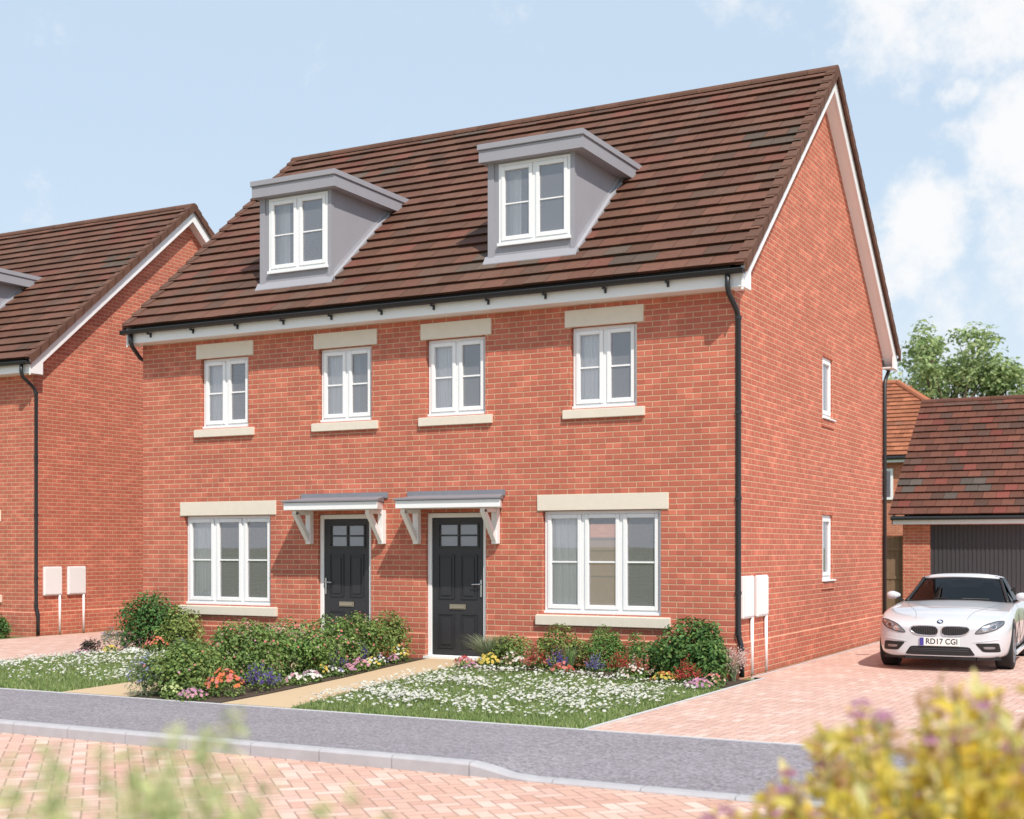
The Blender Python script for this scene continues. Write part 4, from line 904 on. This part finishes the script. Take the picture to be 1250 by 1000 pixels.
def body_mesh():
    v, f = [], []
    def half(s):
        y, wb, zb, wm, zm, ws, zs, zt = s
        return [(0, zb), (wb * .55, zb), (wb * .93, zb + .0), (wb, zb + .05), (wm, zm), (wm - .012, (zm + zs) / 2 + .02), (ws + .035, zs - .02), (ws, zs + .004), (ws * .72, zs + (zt - zs) * .30), (ws * .38, zt - (zt - zs) * .10), (0, zt)]
    rings = []
    for s in SEC:
        h = half(s); pts = [(x, z) for x, z in h] + [(-x, z) for x, z in h[-2:0:-1]]
        rings.append(list(range(len(v), len(v) + len(pts)))); v += [(x, s[0], z) for x, z in pts]
    n = len(rings[0])
    for a, b in zip(rings, rings[1:]):
        for i in range(n): f.append((a[i], b[i], b[(i + 1) % n], a[(i + 1) % n]))
    for ring, flip in ((rings[0], False), (rings[-1], True)):
        for i in range(n // 2):      # quad strips across the cap
            a, b = ring[i], ring[i + 1]; c, d = ring[(n - i - 1) % n], ring[(n - i) % n]
            q = [x for k, x in enumerate((a, b, c, d)) if x not in (a, b, c, d)[:k]]
            if len(q) > 2: f.append(tuple(q[::-1] if flip else q))
    me = bpy.data.meshes.new('body'); me.from_pydata(v, [], f); o = bpy.data.objects.new('body', me); COL.objects.link(o)
    bm = bmesh.new(); bm.from_mesh(me); bmesh.ops.recalc_face_normals(bm, faces=bm.faces); bm.to_mesh(me); bm.free()
    sub = o.modifiers.new('s', 'SUBSURF'); sub.levels = sub.render_levels = 3
    cut = []
    for yy in (0, 2.5):
        for sx in (-1, 1):
            bm = bmesh.new(); bmesh.ops.create_cone(bm, cap_ends=True, segments=40, radius1=.362, radius2=.362, depth=.5, matrix=Matrix.Translation((sx * .86, yy, .335)) @ Matrix.Rotation(math.pi / 2, 4, 'Y'))
            mc = bpy.data.meshes.new('c'); bm.to_mesh(mc); bm.free(); c = bpy.data.objects.new('c', mc); COL.objects.link(c); cut.append(c)
            b = o.modifiers.new('b', 'BOOLEAN'); b.object = c; b.operation = 'DIFFERENCE'; b.solver = 'EXACT'
    bpy.context.view_layer.update()
    dg = bpy.context.evaluated_depsgraph_get(); res = bpy.data.meshes.new_from_object(o.evaluated_get(dg))
    o.modifiers.clear(); bpy.data.objects.remove(o)
    for c in cut: bpy.data.objects.remove(c)
    return res
bme = body_mesh(); bme.materials.clear(); bme.materials.append(M['carpaint'])
bme.transform(Matrix.Translation((0, -1.25, 0)))           # local to the car's own origin
bme.polygons.foreach_set('use_smooth', [True] * len(bme.polygons)); bme.name = 'body'
body = bpy.data.objects.new('body', bme); COL.objects.link(body); body.parent = car
try: bme.set_sharp_from_angle(angle=rad(38))
except Exception: pass
bm = bmesh.new(); bm.from_mesh(bme); BV = BVHTree.FromBMesh(bm); bm.free()
def hit(x, z, off=.004):
    r = BV.ray_cast(Vector((x, -4, z)), Vector((0, 1, 0)))
    y = (r[0].y + 1.25) if r[0] else -.5
    return cw(x, y - off, z)
def hit_top(x, y, off=.003):
    r = BV.ray_cast(Vector((x, y - 1.25, 3)), Vector((0, 0, -1))); return cw(x, y, (r[0].z if r[0] else .8) + off)
def dense(poly, k=6):
    out = []
    for a, b in zip(poly, poly[1:] + poly[:1]):
        for q in range(k): out.append((a[0] + (b[0] - a[0]) * q / k, a[1] + (b[1] - a[1]) * q / k))
    return out
def patch(mb, poly, off=.004, rings=5, k=6):
    """a shaped insert laid onto the curved nose"""
    p = dense(poly, k); cx = sum(q[0] for q in p) / len(p); cz = sum(q[1] for q in p) / len(p); prev = None
    for r in range(1, rings + 1):
        t = r / rings; cur = [mb.vert(hit(cx + (x - cx) * t, cz + (z - cz) * t, off)) for x, z in p]
        if prev is None:
            c = mb.vert(hit(cx, cz, off))
            for i in range(len(p)): mb.face((c, cur[i], cur[(i + 1) % len(p)]))
        else:
            for i in range(len(p)): mb.face((prev[i], cur[i], cur[(i + 1) % len(p)], prev[(i + 1) % len(p)]))
        prev = cur
def ring_tube(mb, poly, r, off=.006, k=6):
    p = dense(poly, k); p.append(p[0]); p.append(p[1]); mb.tube([hit(x, z, off) for x, z in p], r, 6)
def rpoly(poly, r=.3):
    """soften the corners of a polygon"""
    out = []
    n = len(poly)
    for i in range(n):
        a, b, c = poly[i - 1], poly[i], poly[(i + 1) % n]
        p0 = (b[0] + (a[0] - b[0]) * r, b[1] + (a[1] - b[1]) * r); p1 = (b[0] + (c[0] - b[0]) * r, b[1] + (c[1] - b[1]) * r)
        for t in (0, .5, 1): out.append(tuple((1 - t) ** 2 * p0[q] + 2 * t * (1 - t) * b[q] + t * t * p1[q] for q in (0, 1)))
    return out
mir = lambda P: [(-x, z) for x, z in P]
KID = rpoly([(.030, .485), (.30, .495), (.385, .555), (.375, .615), (.06, .622), (.018, .575)], .36)
for P in (KID, mir(KID)):
    m = MB(); patch(m, P, .004); g = m.build('kidney_grille', M['carblack'], car)
    m = MB(); ring_tube(m, P, .007, .007, 3); m.build('grille_frame', M['chrome'], g, smooth=True)
    m = MB(); s = 1 if P is KID else -1
    for i in range(14):
        x = .055 + .0235 * i; a, b = .494, .612
        if x > .27: a = .496 + (x - .27) * .5
        if x > .33: b = .606
        m.tube([hit(s * x, a + (b - a) * q / 4, .007) for q in range(5)], .0035, 4)
    m.build('grille_slat', M['garage'], g)
HL = rpoly([(.435, .520), (.55, .528), (.705, .575), (.795, .640), (.80, .690), (.72, .690), (.56, .640)], .30)
for P in (HL, mir(HL)):
    m = MB(); patch(m, P, .003, 6); h = m.build('headlight', M['alloy'], car, smooth=True); s = 1 if P is HL else -1
    for k, (x, z, r) in enumerate(((.575, .580, .036), (.675, .618, .040))):
        m = MB(); p = [(s * x + r * math.cos(6.283 * q / 12), z + r * .8 * math.sin(6.283 * q / 12)) for q in range(12)]; patch(m, p, .006, 2, 1); m.build('lamp_lens', M['lampglass'] if k else M['chrome'], h)
        m = MB(); ring_tube(m, p, .006, .008, 1); m.build('lamp_ring', M['chrome'], h)
    m = MB(); patch(m, rpoly([(s * .73, .645), (s * .775, .668), (s * .775, .682), (s * .735, .676)]), .006, 2, 2); m.build('indicator', M['badgeblue'] if False else M['lampglass'], h)
    m = MB(); ring_tube(m, P, .005, .004, 2); m.build('lamp_surround', M['carblack'], h)
LI = rpoly([(-.46, .225), (.46, .225), (.38, .345), (-.38, .345)], .12); m = MB(); patch(m, LI, .004); li = m.build('lower_intake', M['carblack'], car)
m = MB()
for z in (.285, .31): m.tube([hit(-.37 + .74 * q / 12, z, .006) for q in range(13)], .004, 5)
m.build('grille_slat', M['garage'], li)
SI = rpoly([(.45, .395), (.745, .400), (.765, .275), (.55, .280)], .14)
for P in (SI, mir(SI)):
    s = 1 if P is SI else -1; m = MB(); patch(m, P, .004); q = m.build('side_intake', M['carblack'], car); m = MB(); patch(m, rpoly([(s * .57, .318), (s * .70, .318), (s * .70, .352), (s * .55, .352)]), .008, 2, 2); m.build('fog_lamp', M['alloy'], q)
    m = MB(); m.tube([hit(s * (.43 + .045 * k), .405 + .006 * k, .002) for k in range(8)], .006, 5); m.build('bumper_crease', M['carpaint'], q)
m = MB(); m.bar(cw(-.46, -.79, .185), cw(.46, -.79, .185), .10, .03); m.bar(cw(-.45, -.78, .185), cw(-.74, -.60, .18), .10, .03); m.bar(cw(.45, -.78, .185), cw(.74, -.60, .18), .10, .03); m.build('splitter', M['carblack'], car)
# number plate and badge
pf = hit(0, .43).y - .012; PX = CX + .0
m = MB(); m.box(PX - .26, PX + .26, pf, pf + .012, .350, .462); pl = m.build('number_plate', M['plate'], car, bevel=.003)
m = MB(); m.box(PX - .258, PX - .205, pf - .002, pf - .0005, .353, .459); m.build('plate_band', M['eublue'], pl)
def text_mesh(body, size, name, mat, parent, loc, sx=1.0):
    cu = bpy.data.curves.new(name, 'FONT'); cu.body = body; cu.size = size; cu.align_x = 'CENTER'; cu.align_y = 'CENTER'; cu.extrude = .0008; cu.offset = .0012
    o = bpy.data.objects.new(name, cu); COL.objects.link(o); bpy.context.view_layer.update()
    me = bpy.data.meshes.new_from_object(o.evaluated_get(bpy.context.evaluated_depsgraph_get())); bpy.data.objects.remove(o)
    off = root_loc(parent); me.transform(Matrix.Translation(Vector(loc) - off) @ Matrix.Rotation(math.pi / 2, 4, 'X') @ Matrix.Scale(sx, 4, (1, 0, 0)))
    me.materials.clear(); me.materials.append(mat); me.name = name
    r = bpy.data.objects.new(name, me); COL.objects.link(r); r.parent = parent; return r
text_mesh('RD17 CGI', .105, 'plate_lettering', M['carblack'], pl, (PX + .028, pf - .002, .408), .92)
bz = hit_top(0, -.80, .004); bn = Vector((0, -.55, .83)).normalized(); bx = Vector((1, 0, 0)); by = bn.cross(bx)
def disc(mb, r0, r1, a0, a1, lift, n=24):
    k = max(2, int(n * (a1 - a0) / 6.283)); P = lambda r, a: bz + bx * r * math.cos(a) + by * r * math.sin(a) + bn * lift
    for i in range(k):
        a, b = a0 + (a1 - a0) * i / k, a0 + (a1 - a0) * (i + 1) / k
        mb.poly([P(r0, a), P(r1, a), P(r1, b), P(r0, b)] if r0 else [bz + bn * lift, P(r1, a), P(r1, b)])
m = MB(); disc(m, .026, .041, 0, 6.2832, .006); bd = m.build('bonnet_badge', M['carblack'], car); m = MB(); m.cur = 0; disc(m, 0, .0255, 0, 1.5708, .006); disc(m, 0, .0255, 3.1416, 4.7124, .006); m.build('badge_quarter', M['badgeblue'], bd)
m = MB(); disc(m, 0, .0255, 1.5708, 3.1416, .006); disc(m, 0, .0255, 4.7124, 6.2832, .006); m.build('badge_quarter', M['plate'], bd)
# bonnet shut lines and creases
m = MB()
for s in (-1, 1):
    m.tube([hit_top(s * (.34 + .30 * sstep(-.70, .75, y)), y, -.0015) for y in [-.70 + .1 * i for i in range(16)]], .004, 4)
m.build('bonnet_seam', M['carblack'], car)
# glasshouse: windscreen, side glass, roof
def ws(t, u):      # t up the screen, u across
    wb, wt = .705, .545; w = wb + (wt - wb) * t; y = .80 + .80 * t + .22 * (u * u) * (1 - .35 * t); z = .915 + .317 * t - .03 * u * u * t - .045 * u * u * (1 - t); return cw(w * u, y, z)
m = MB(); N, K = 8, 12; g = [[m.vert(ws(i / N, -1 + 2 * j / K)) for j in range(K + 1)] for i in range(N + 1)]
for i in range(N):
    for j in range(K): m.face((g[i][j], g[i][j + 1], g[i + 1][j + 1], g[i + 1][j]))
wsc = m.build('windscreen', M['carglass'], car, smooth=True)
for s in (-1, 1):
    m = MB(); m.tube([ws(t / 8, s) + Vector((s * .006, .0, .004)) for t in range(9)], .026, 8, r1=.022); m.build('windscreen_pillar', M['carblack'], wsc, smooth=True)
m = MB(); m.tube([ws(0, -1 + q / 6) + Vector((0, -.012, -.012)) for q in range(13)], .022, 6); m.build('scuttle', M['carblack'], wsc, smooth=True)
for s in (-1, 1):
    m = MB(); m.tube([ws(.02, s * .15) + Vector((0, -.02, .012)), ws(.05, s * .55 + .12) + Vector((0, -.02, .012))], .008, 5); m.build('wiper', M['carblack'], wsc)
RF = [(1.60, .545, 1.205, 1.238), (1.72, .575, 1.225, 1.275), (1.95, .595, 1.225, 1.285), (2.2, .590, 1.20, 1.268), (2.45, .57, 1.14, 1.215), (2.68, .54, 1.04, 1.12), (2.88, .52, .95, 1.0)]
m = MB(); rg = []
for y, w, ze, zt in RF:
    row = []
    for q in range(11):
        u = -1 + q / 5; row.append(m.vert(cw(w * (u if abs(u) < 1 else u), y + (.155 * u * u * max(0, (1.72 - y) / .12) if y < 1.72 else 0), ze + (zt - ze) * (1 - abs(u) ** 3))))
    rg.append(row)
for a, b in zip(rg, rg[1:]):
    for q in range(10): m.face((a[q], a[q + 1], b[q + 1], b[q]))
m.build('roof', M['carpaint'], car, smooth=True)
m = MB()
m.tube([ws(1.0, -1 + q / 6) + Vector((0, .0, .004)) for q in range(13)], .018, 6); m.build('windscreen_header', M['carpaint'], wsc, smooth=True)
for s in (-1, 1):
    m = MB(); top = [cw(s * w, y + (.155 if y < 1.7 else 0), ze) for y, w, ze, zt in RF[:5]]; bot = [cw(s * .775, y, .86) for y in (1.06, 1.45, 1.75, 2.05, 2.36)]
    for q in range(4): m.poly([bot[q], bot[q + 1], top[q + 1], top[q]])
    m.build('side_window', M['carglass'], car)
    m = MB(); m.poly([cw(s * .775, 2.36, .86), cw(s * .74, 2.9, .90), cw(s * .52, 2.88, .96), cw(s * .54, 2.68, 1.04), cw(s * .57, 2.45, 1.14)]); m.build('roof_quarter', M['carblack'], car)
    m = MB(); bm2 = bmesh.new(); bmesh.ops.create_icosphere(bm2, subdivisions=2, radius=1.0)
    for v in bm2.verts: m.vert(cw(s * (.915 + v.co.x * .105 * (1 if s > 0 else 1)), 1.10 + v.co.y * .062 + .02 * v.co.x * s, .960 + v.co.z * .062 * (1 - .25 * s * v.co.x)))
    for f in bm2.faces: m.face([v.index for v in f.verts])
    bm2.free(); mr = m.build('door_mirror', M['carpaint'], car, smooth=True)
    m = MB(); m.bar(cw(s * .78, 1.14, .885), cw(s * .87, 1.11, .925), .05, .03); m.build('mirror_arm', M['carblack'], mr)
    m = MB(); m.tube([cw(s * .879, 1.02, z) for z in (.30, .5)] + [cw(s * .862, 1.02, .70), cw(s * .82, 1.02, .83)], .004, 4); m.tube([cw(s * .885, 1.9, z) for z in (.30, .5)] + [cw(s * .868, 1.9, .70), cw(s * .82, 1.9, .85)], .004, 4); m.build('door_seam', M['carblack'], car)
    m = MB(); m.box(CX + s * .84, CX + s * .895, CY + .42, CY + 2.08, .165, .215); m.build('side_skirt', M['carpaint'], car, bevel=.01)
# cabin
m = MB(); m.box(CX - .70, CX + .70, CY + .98, CY + 1.22, .80, .90); m.build('dashboard', M['seat'], car, bevel=.03)
m = MB(); m.tube([cw(.33 + .17 * math.cos(t / 20 * 6.283), 1.30 + .05 * math.sin(t / 20 * 6.283), .86 + .17 * math.sin(t / 20 * 6.283)) for t in range(21)], .014, 6); m.build('steering_wheel', M['carblack'], car)
for s in (-1, 1):
    m = MB(); m.box(CX + s * .35 - .24, CX + s * .35 + .24, CY + 1.98, CY + 2.12, .6, 1.0); m.box(CX + s * .35 - .12, CX + s * .35 + .12, CY + 2.0, CY + 2.09, 1.01, 1.14); m.build('seat', M['seat'], car, bevel=.04)
m = MB(); m.box(CX - .12, CX + .12, CY + 1.50, CY + 1.53, 1.135, 1.195); m.build('rear_view_mirror', M['alloy'], car, bevel=.01)
m = MB(); m.box(CX - .72, CX + .72, CY + 2.42, CY + 2.46, .6, 1.06); m.build('bulkhead', M['seat'], car)
for i, (sx, yy) in enumerate(((-1, 0), (1, 0), (-1, 2.5), (1, 2.5))):
    c = cw(sx * .765, yy, .322); hub = bpy.data.objects.new('wheel', None); COL.objects.link(hub); hub.parent = car
    t = MB(); prof = [(.20, -.11), (.235, -.115), (.29, -.12), (.318, -.105), (.322, -.06), (.322, .06), (.318, .105), (.29, .12), (.235, .115), (.22, .095)]; n = 40; rings = []
    for q in range(n):
        a = 6.2832 * q / n; rings.append([t.vert(c + Vector((h * sx, math.cos(a) * r, math.sin(a) * r))) for r, h in prof])
    for q in range(n):
        for k in range(len(prof) - 1): t.face((rings[q][k], rings[q][k + 1], rings[(q + 1) % n][k + 1], rings[(q + 1) % n][k]))
    t.build('tyre', M['rubber'], hub, smooth=True)
    t = MB(); pr = [(.236, .113), (.228, .118), (.215, .10), (.205, .02), (.20, -.08)]; rings = []
    for q in range(n):
        a = 6.2832 * q / n; rings.append([t.vert(c + Vector((h * sx, math.cos(a) * r, math.sin(a) * r))) for r, h in pr])
    for q in range(n):
        for k in range(len(pr) - 1): t.face((rings[q][k], rings[q][k + 1], rings[(q + 1) % n][k + 1], rings[(q + 1) % n][k]))
    for q in range(10):
        a = 6.2832 * (q // 2) / 5 + (.13 if q % 2 else -.13) + .3; a1 = 6.2832 * (q // 2) / 5 + (.24 if q % 2 else -.24) + .3
        t.bar(c + Vector((sx * .085, math.cos(a) * .03, math.sin(a) * .03)), c + Vector((sx * .10, math.cos(a1) * .216, math.sin(a1) * .216)), .022, .03, up=(1, 0, 0))
    t.tube([c + Vector((sx * .05, 0, 0)), c + Vector((sx * .105, 0, 0))], .045, 12); t.build('rim', M['alloy'], hub)
    t = MB(); t.tube([c + Vector((sx * .02, 0, 0)), c + Vector((sx * .04, 0, 0))], .165, 20); t.build('brake_disc', M['steel'], hub)
th = rad(3.0); car.rotation_euler = (0, 0, th); car.location = (CX - 1.25 * math.sin(th), CY + 1.25 * math.cos(th), 0)
# ------------------------------------------------------------------ sky, sun, camera
SUN = Vector((.479, -.417, .773)).normalized()
w = bpy.data.worlds.new('World'); scene.world = w; w.use_nodes = True; t = NT(w.node_tree); bg = w.node_tree.nodes['Background']
sky = t.n('ShaderNodeTexSky', sky_type='NISHITA'); sky.sun_disc = False; sky.sun_elevation = math.asin(SUN.z); sky.sun_rotation = math.atan2(SUN.x, SUN.y); sky.air_density = 1.0; sky.dust_density = 1.2; sky.ozone_density = 1.0
d = t.n('ShaderNodeTexCoord').outputs['Generated']; D3 = t.sep(d)
YAW = rad(28.04); Fv = Vector((-math.sin(YAW), math.cos(YAW), 0)); Rv = Vector((math.cos(YAW), math.sin(YAW), 0))
def skydir(px, py): return (Fv + Rv * ((px - 625) / 1628.1) + Vector((0, 0, (668.2 - py) / 1628.1))).normalized()
wrp = t.noise(d, 9, 7, .62, out=1); dw = t.vm('ADD', d, t.vm('SCALE', t.vm('SUBTRACT', wrp, (.5, .5, .5)))); dw.node.inputs[0]
sc = [n for n in w.node_tree.nodes if n.type == 'VECT_MATH' and n.operation == 'SCALE'][0]; sc.inputs['Scale'].default_value = .085
field = None
for px, py, r, k in ((1120, 275, .052, .9), (1085, 330, .045, .8), (1235, 160, .060, .95), (1165, 105, .022, .75), (1215, 205, .042, .8), (1250, 240, .04, .7), (1110, -20, .085, .8), (1230, -40, .10, .9), (925, 0, .05, .55), (60, 235, .030, .42), (30, 30, .05, .3), (600, 20, .06, .28), (1220, 400, .10, .5), (1400, 250, .13, .9), (1600, 100, .2, .8)):
    dist = t.vm('DISTANCE', dw, tuple(skydir(px, py)), out=1); b = t.m('MULTIPLY', t.m('SUBTRACT', 1.0, t.ramp(dist, r * .25, r * 1.25)), k)
    field = b if field is None else t.m('MAXIMUM', field, b)
n1 = t.noise(d, 24, 9, .66); n2 = t.noise(d, 3.2, 5, .55)
den = t.m('ADD', t.m('MULTIPLY', field, 1.0), t.m('MULTIPLY_ADD', n1, 1.5, -.75)); den = t.m('ADD', den, t.m('MULTIPLY', t.ramp(n2, .50, .80), .55))
cl = t.ramp(den, .30, .95)
hz = t.m('SUBTRACT', 1.0, t.ramp(D3[2], -.02, .34)); hz = t.m('POWER', hz, 1.6)
base = t.mix(.82, sky.outputs[0], (4.35, 5.35, 6.4)); base = t.mix(t.m('MULTIPLY', hz, .88), base, (5.6, 6.05, 6.4)); c = t.mix(t.m('MULTIPLY', cl, .92), base, (6.6, 6.6, 6.65))
t.L.new(c, bg.inputs[0]); bg.inputs[1].default_value = .15
sun = bpy.data.lights.new('sun', 'SUN'); sun.energy = 4.4; sun.angle = rad(.5); sun.color = (1.0, .93, .83); so = bpy.data.objects.new('sun', sun); COL.objects.link(so); so.rotation_euler = (-SUN).to_track_quat('-Z', 'Y').to_euler()
cam = bpy.data.cameras.new('camera'); co = bpy.data.objects.new('camera', cam); COL.objects.link(co); scene.camera = co
co.location = (5.472, -16.312, 1.68); co.rotation_euler = (rad(90), 0, YAW); cam.lens = 46.89; cam.sensor_width = 36; cam.sensor_fit = 'HORIZONTAL'; cam.shift_y = .1346; cam.clip_start = .05; cam.clip_end = 6000
cam.dof.use_dof = True; cam.dof.focus_distance = 18.5; cam.dof.aperture_fstop = 1.9
scene.view_settings.view_transform = 'Standard'; scene.view_settings.look = 'None'; scene.view_settings.exposure = 0; scene.view_settings.gamma = 1
scene.cycles.max_bounces = 8; scene.cycles.transparent_max_bounces = 16
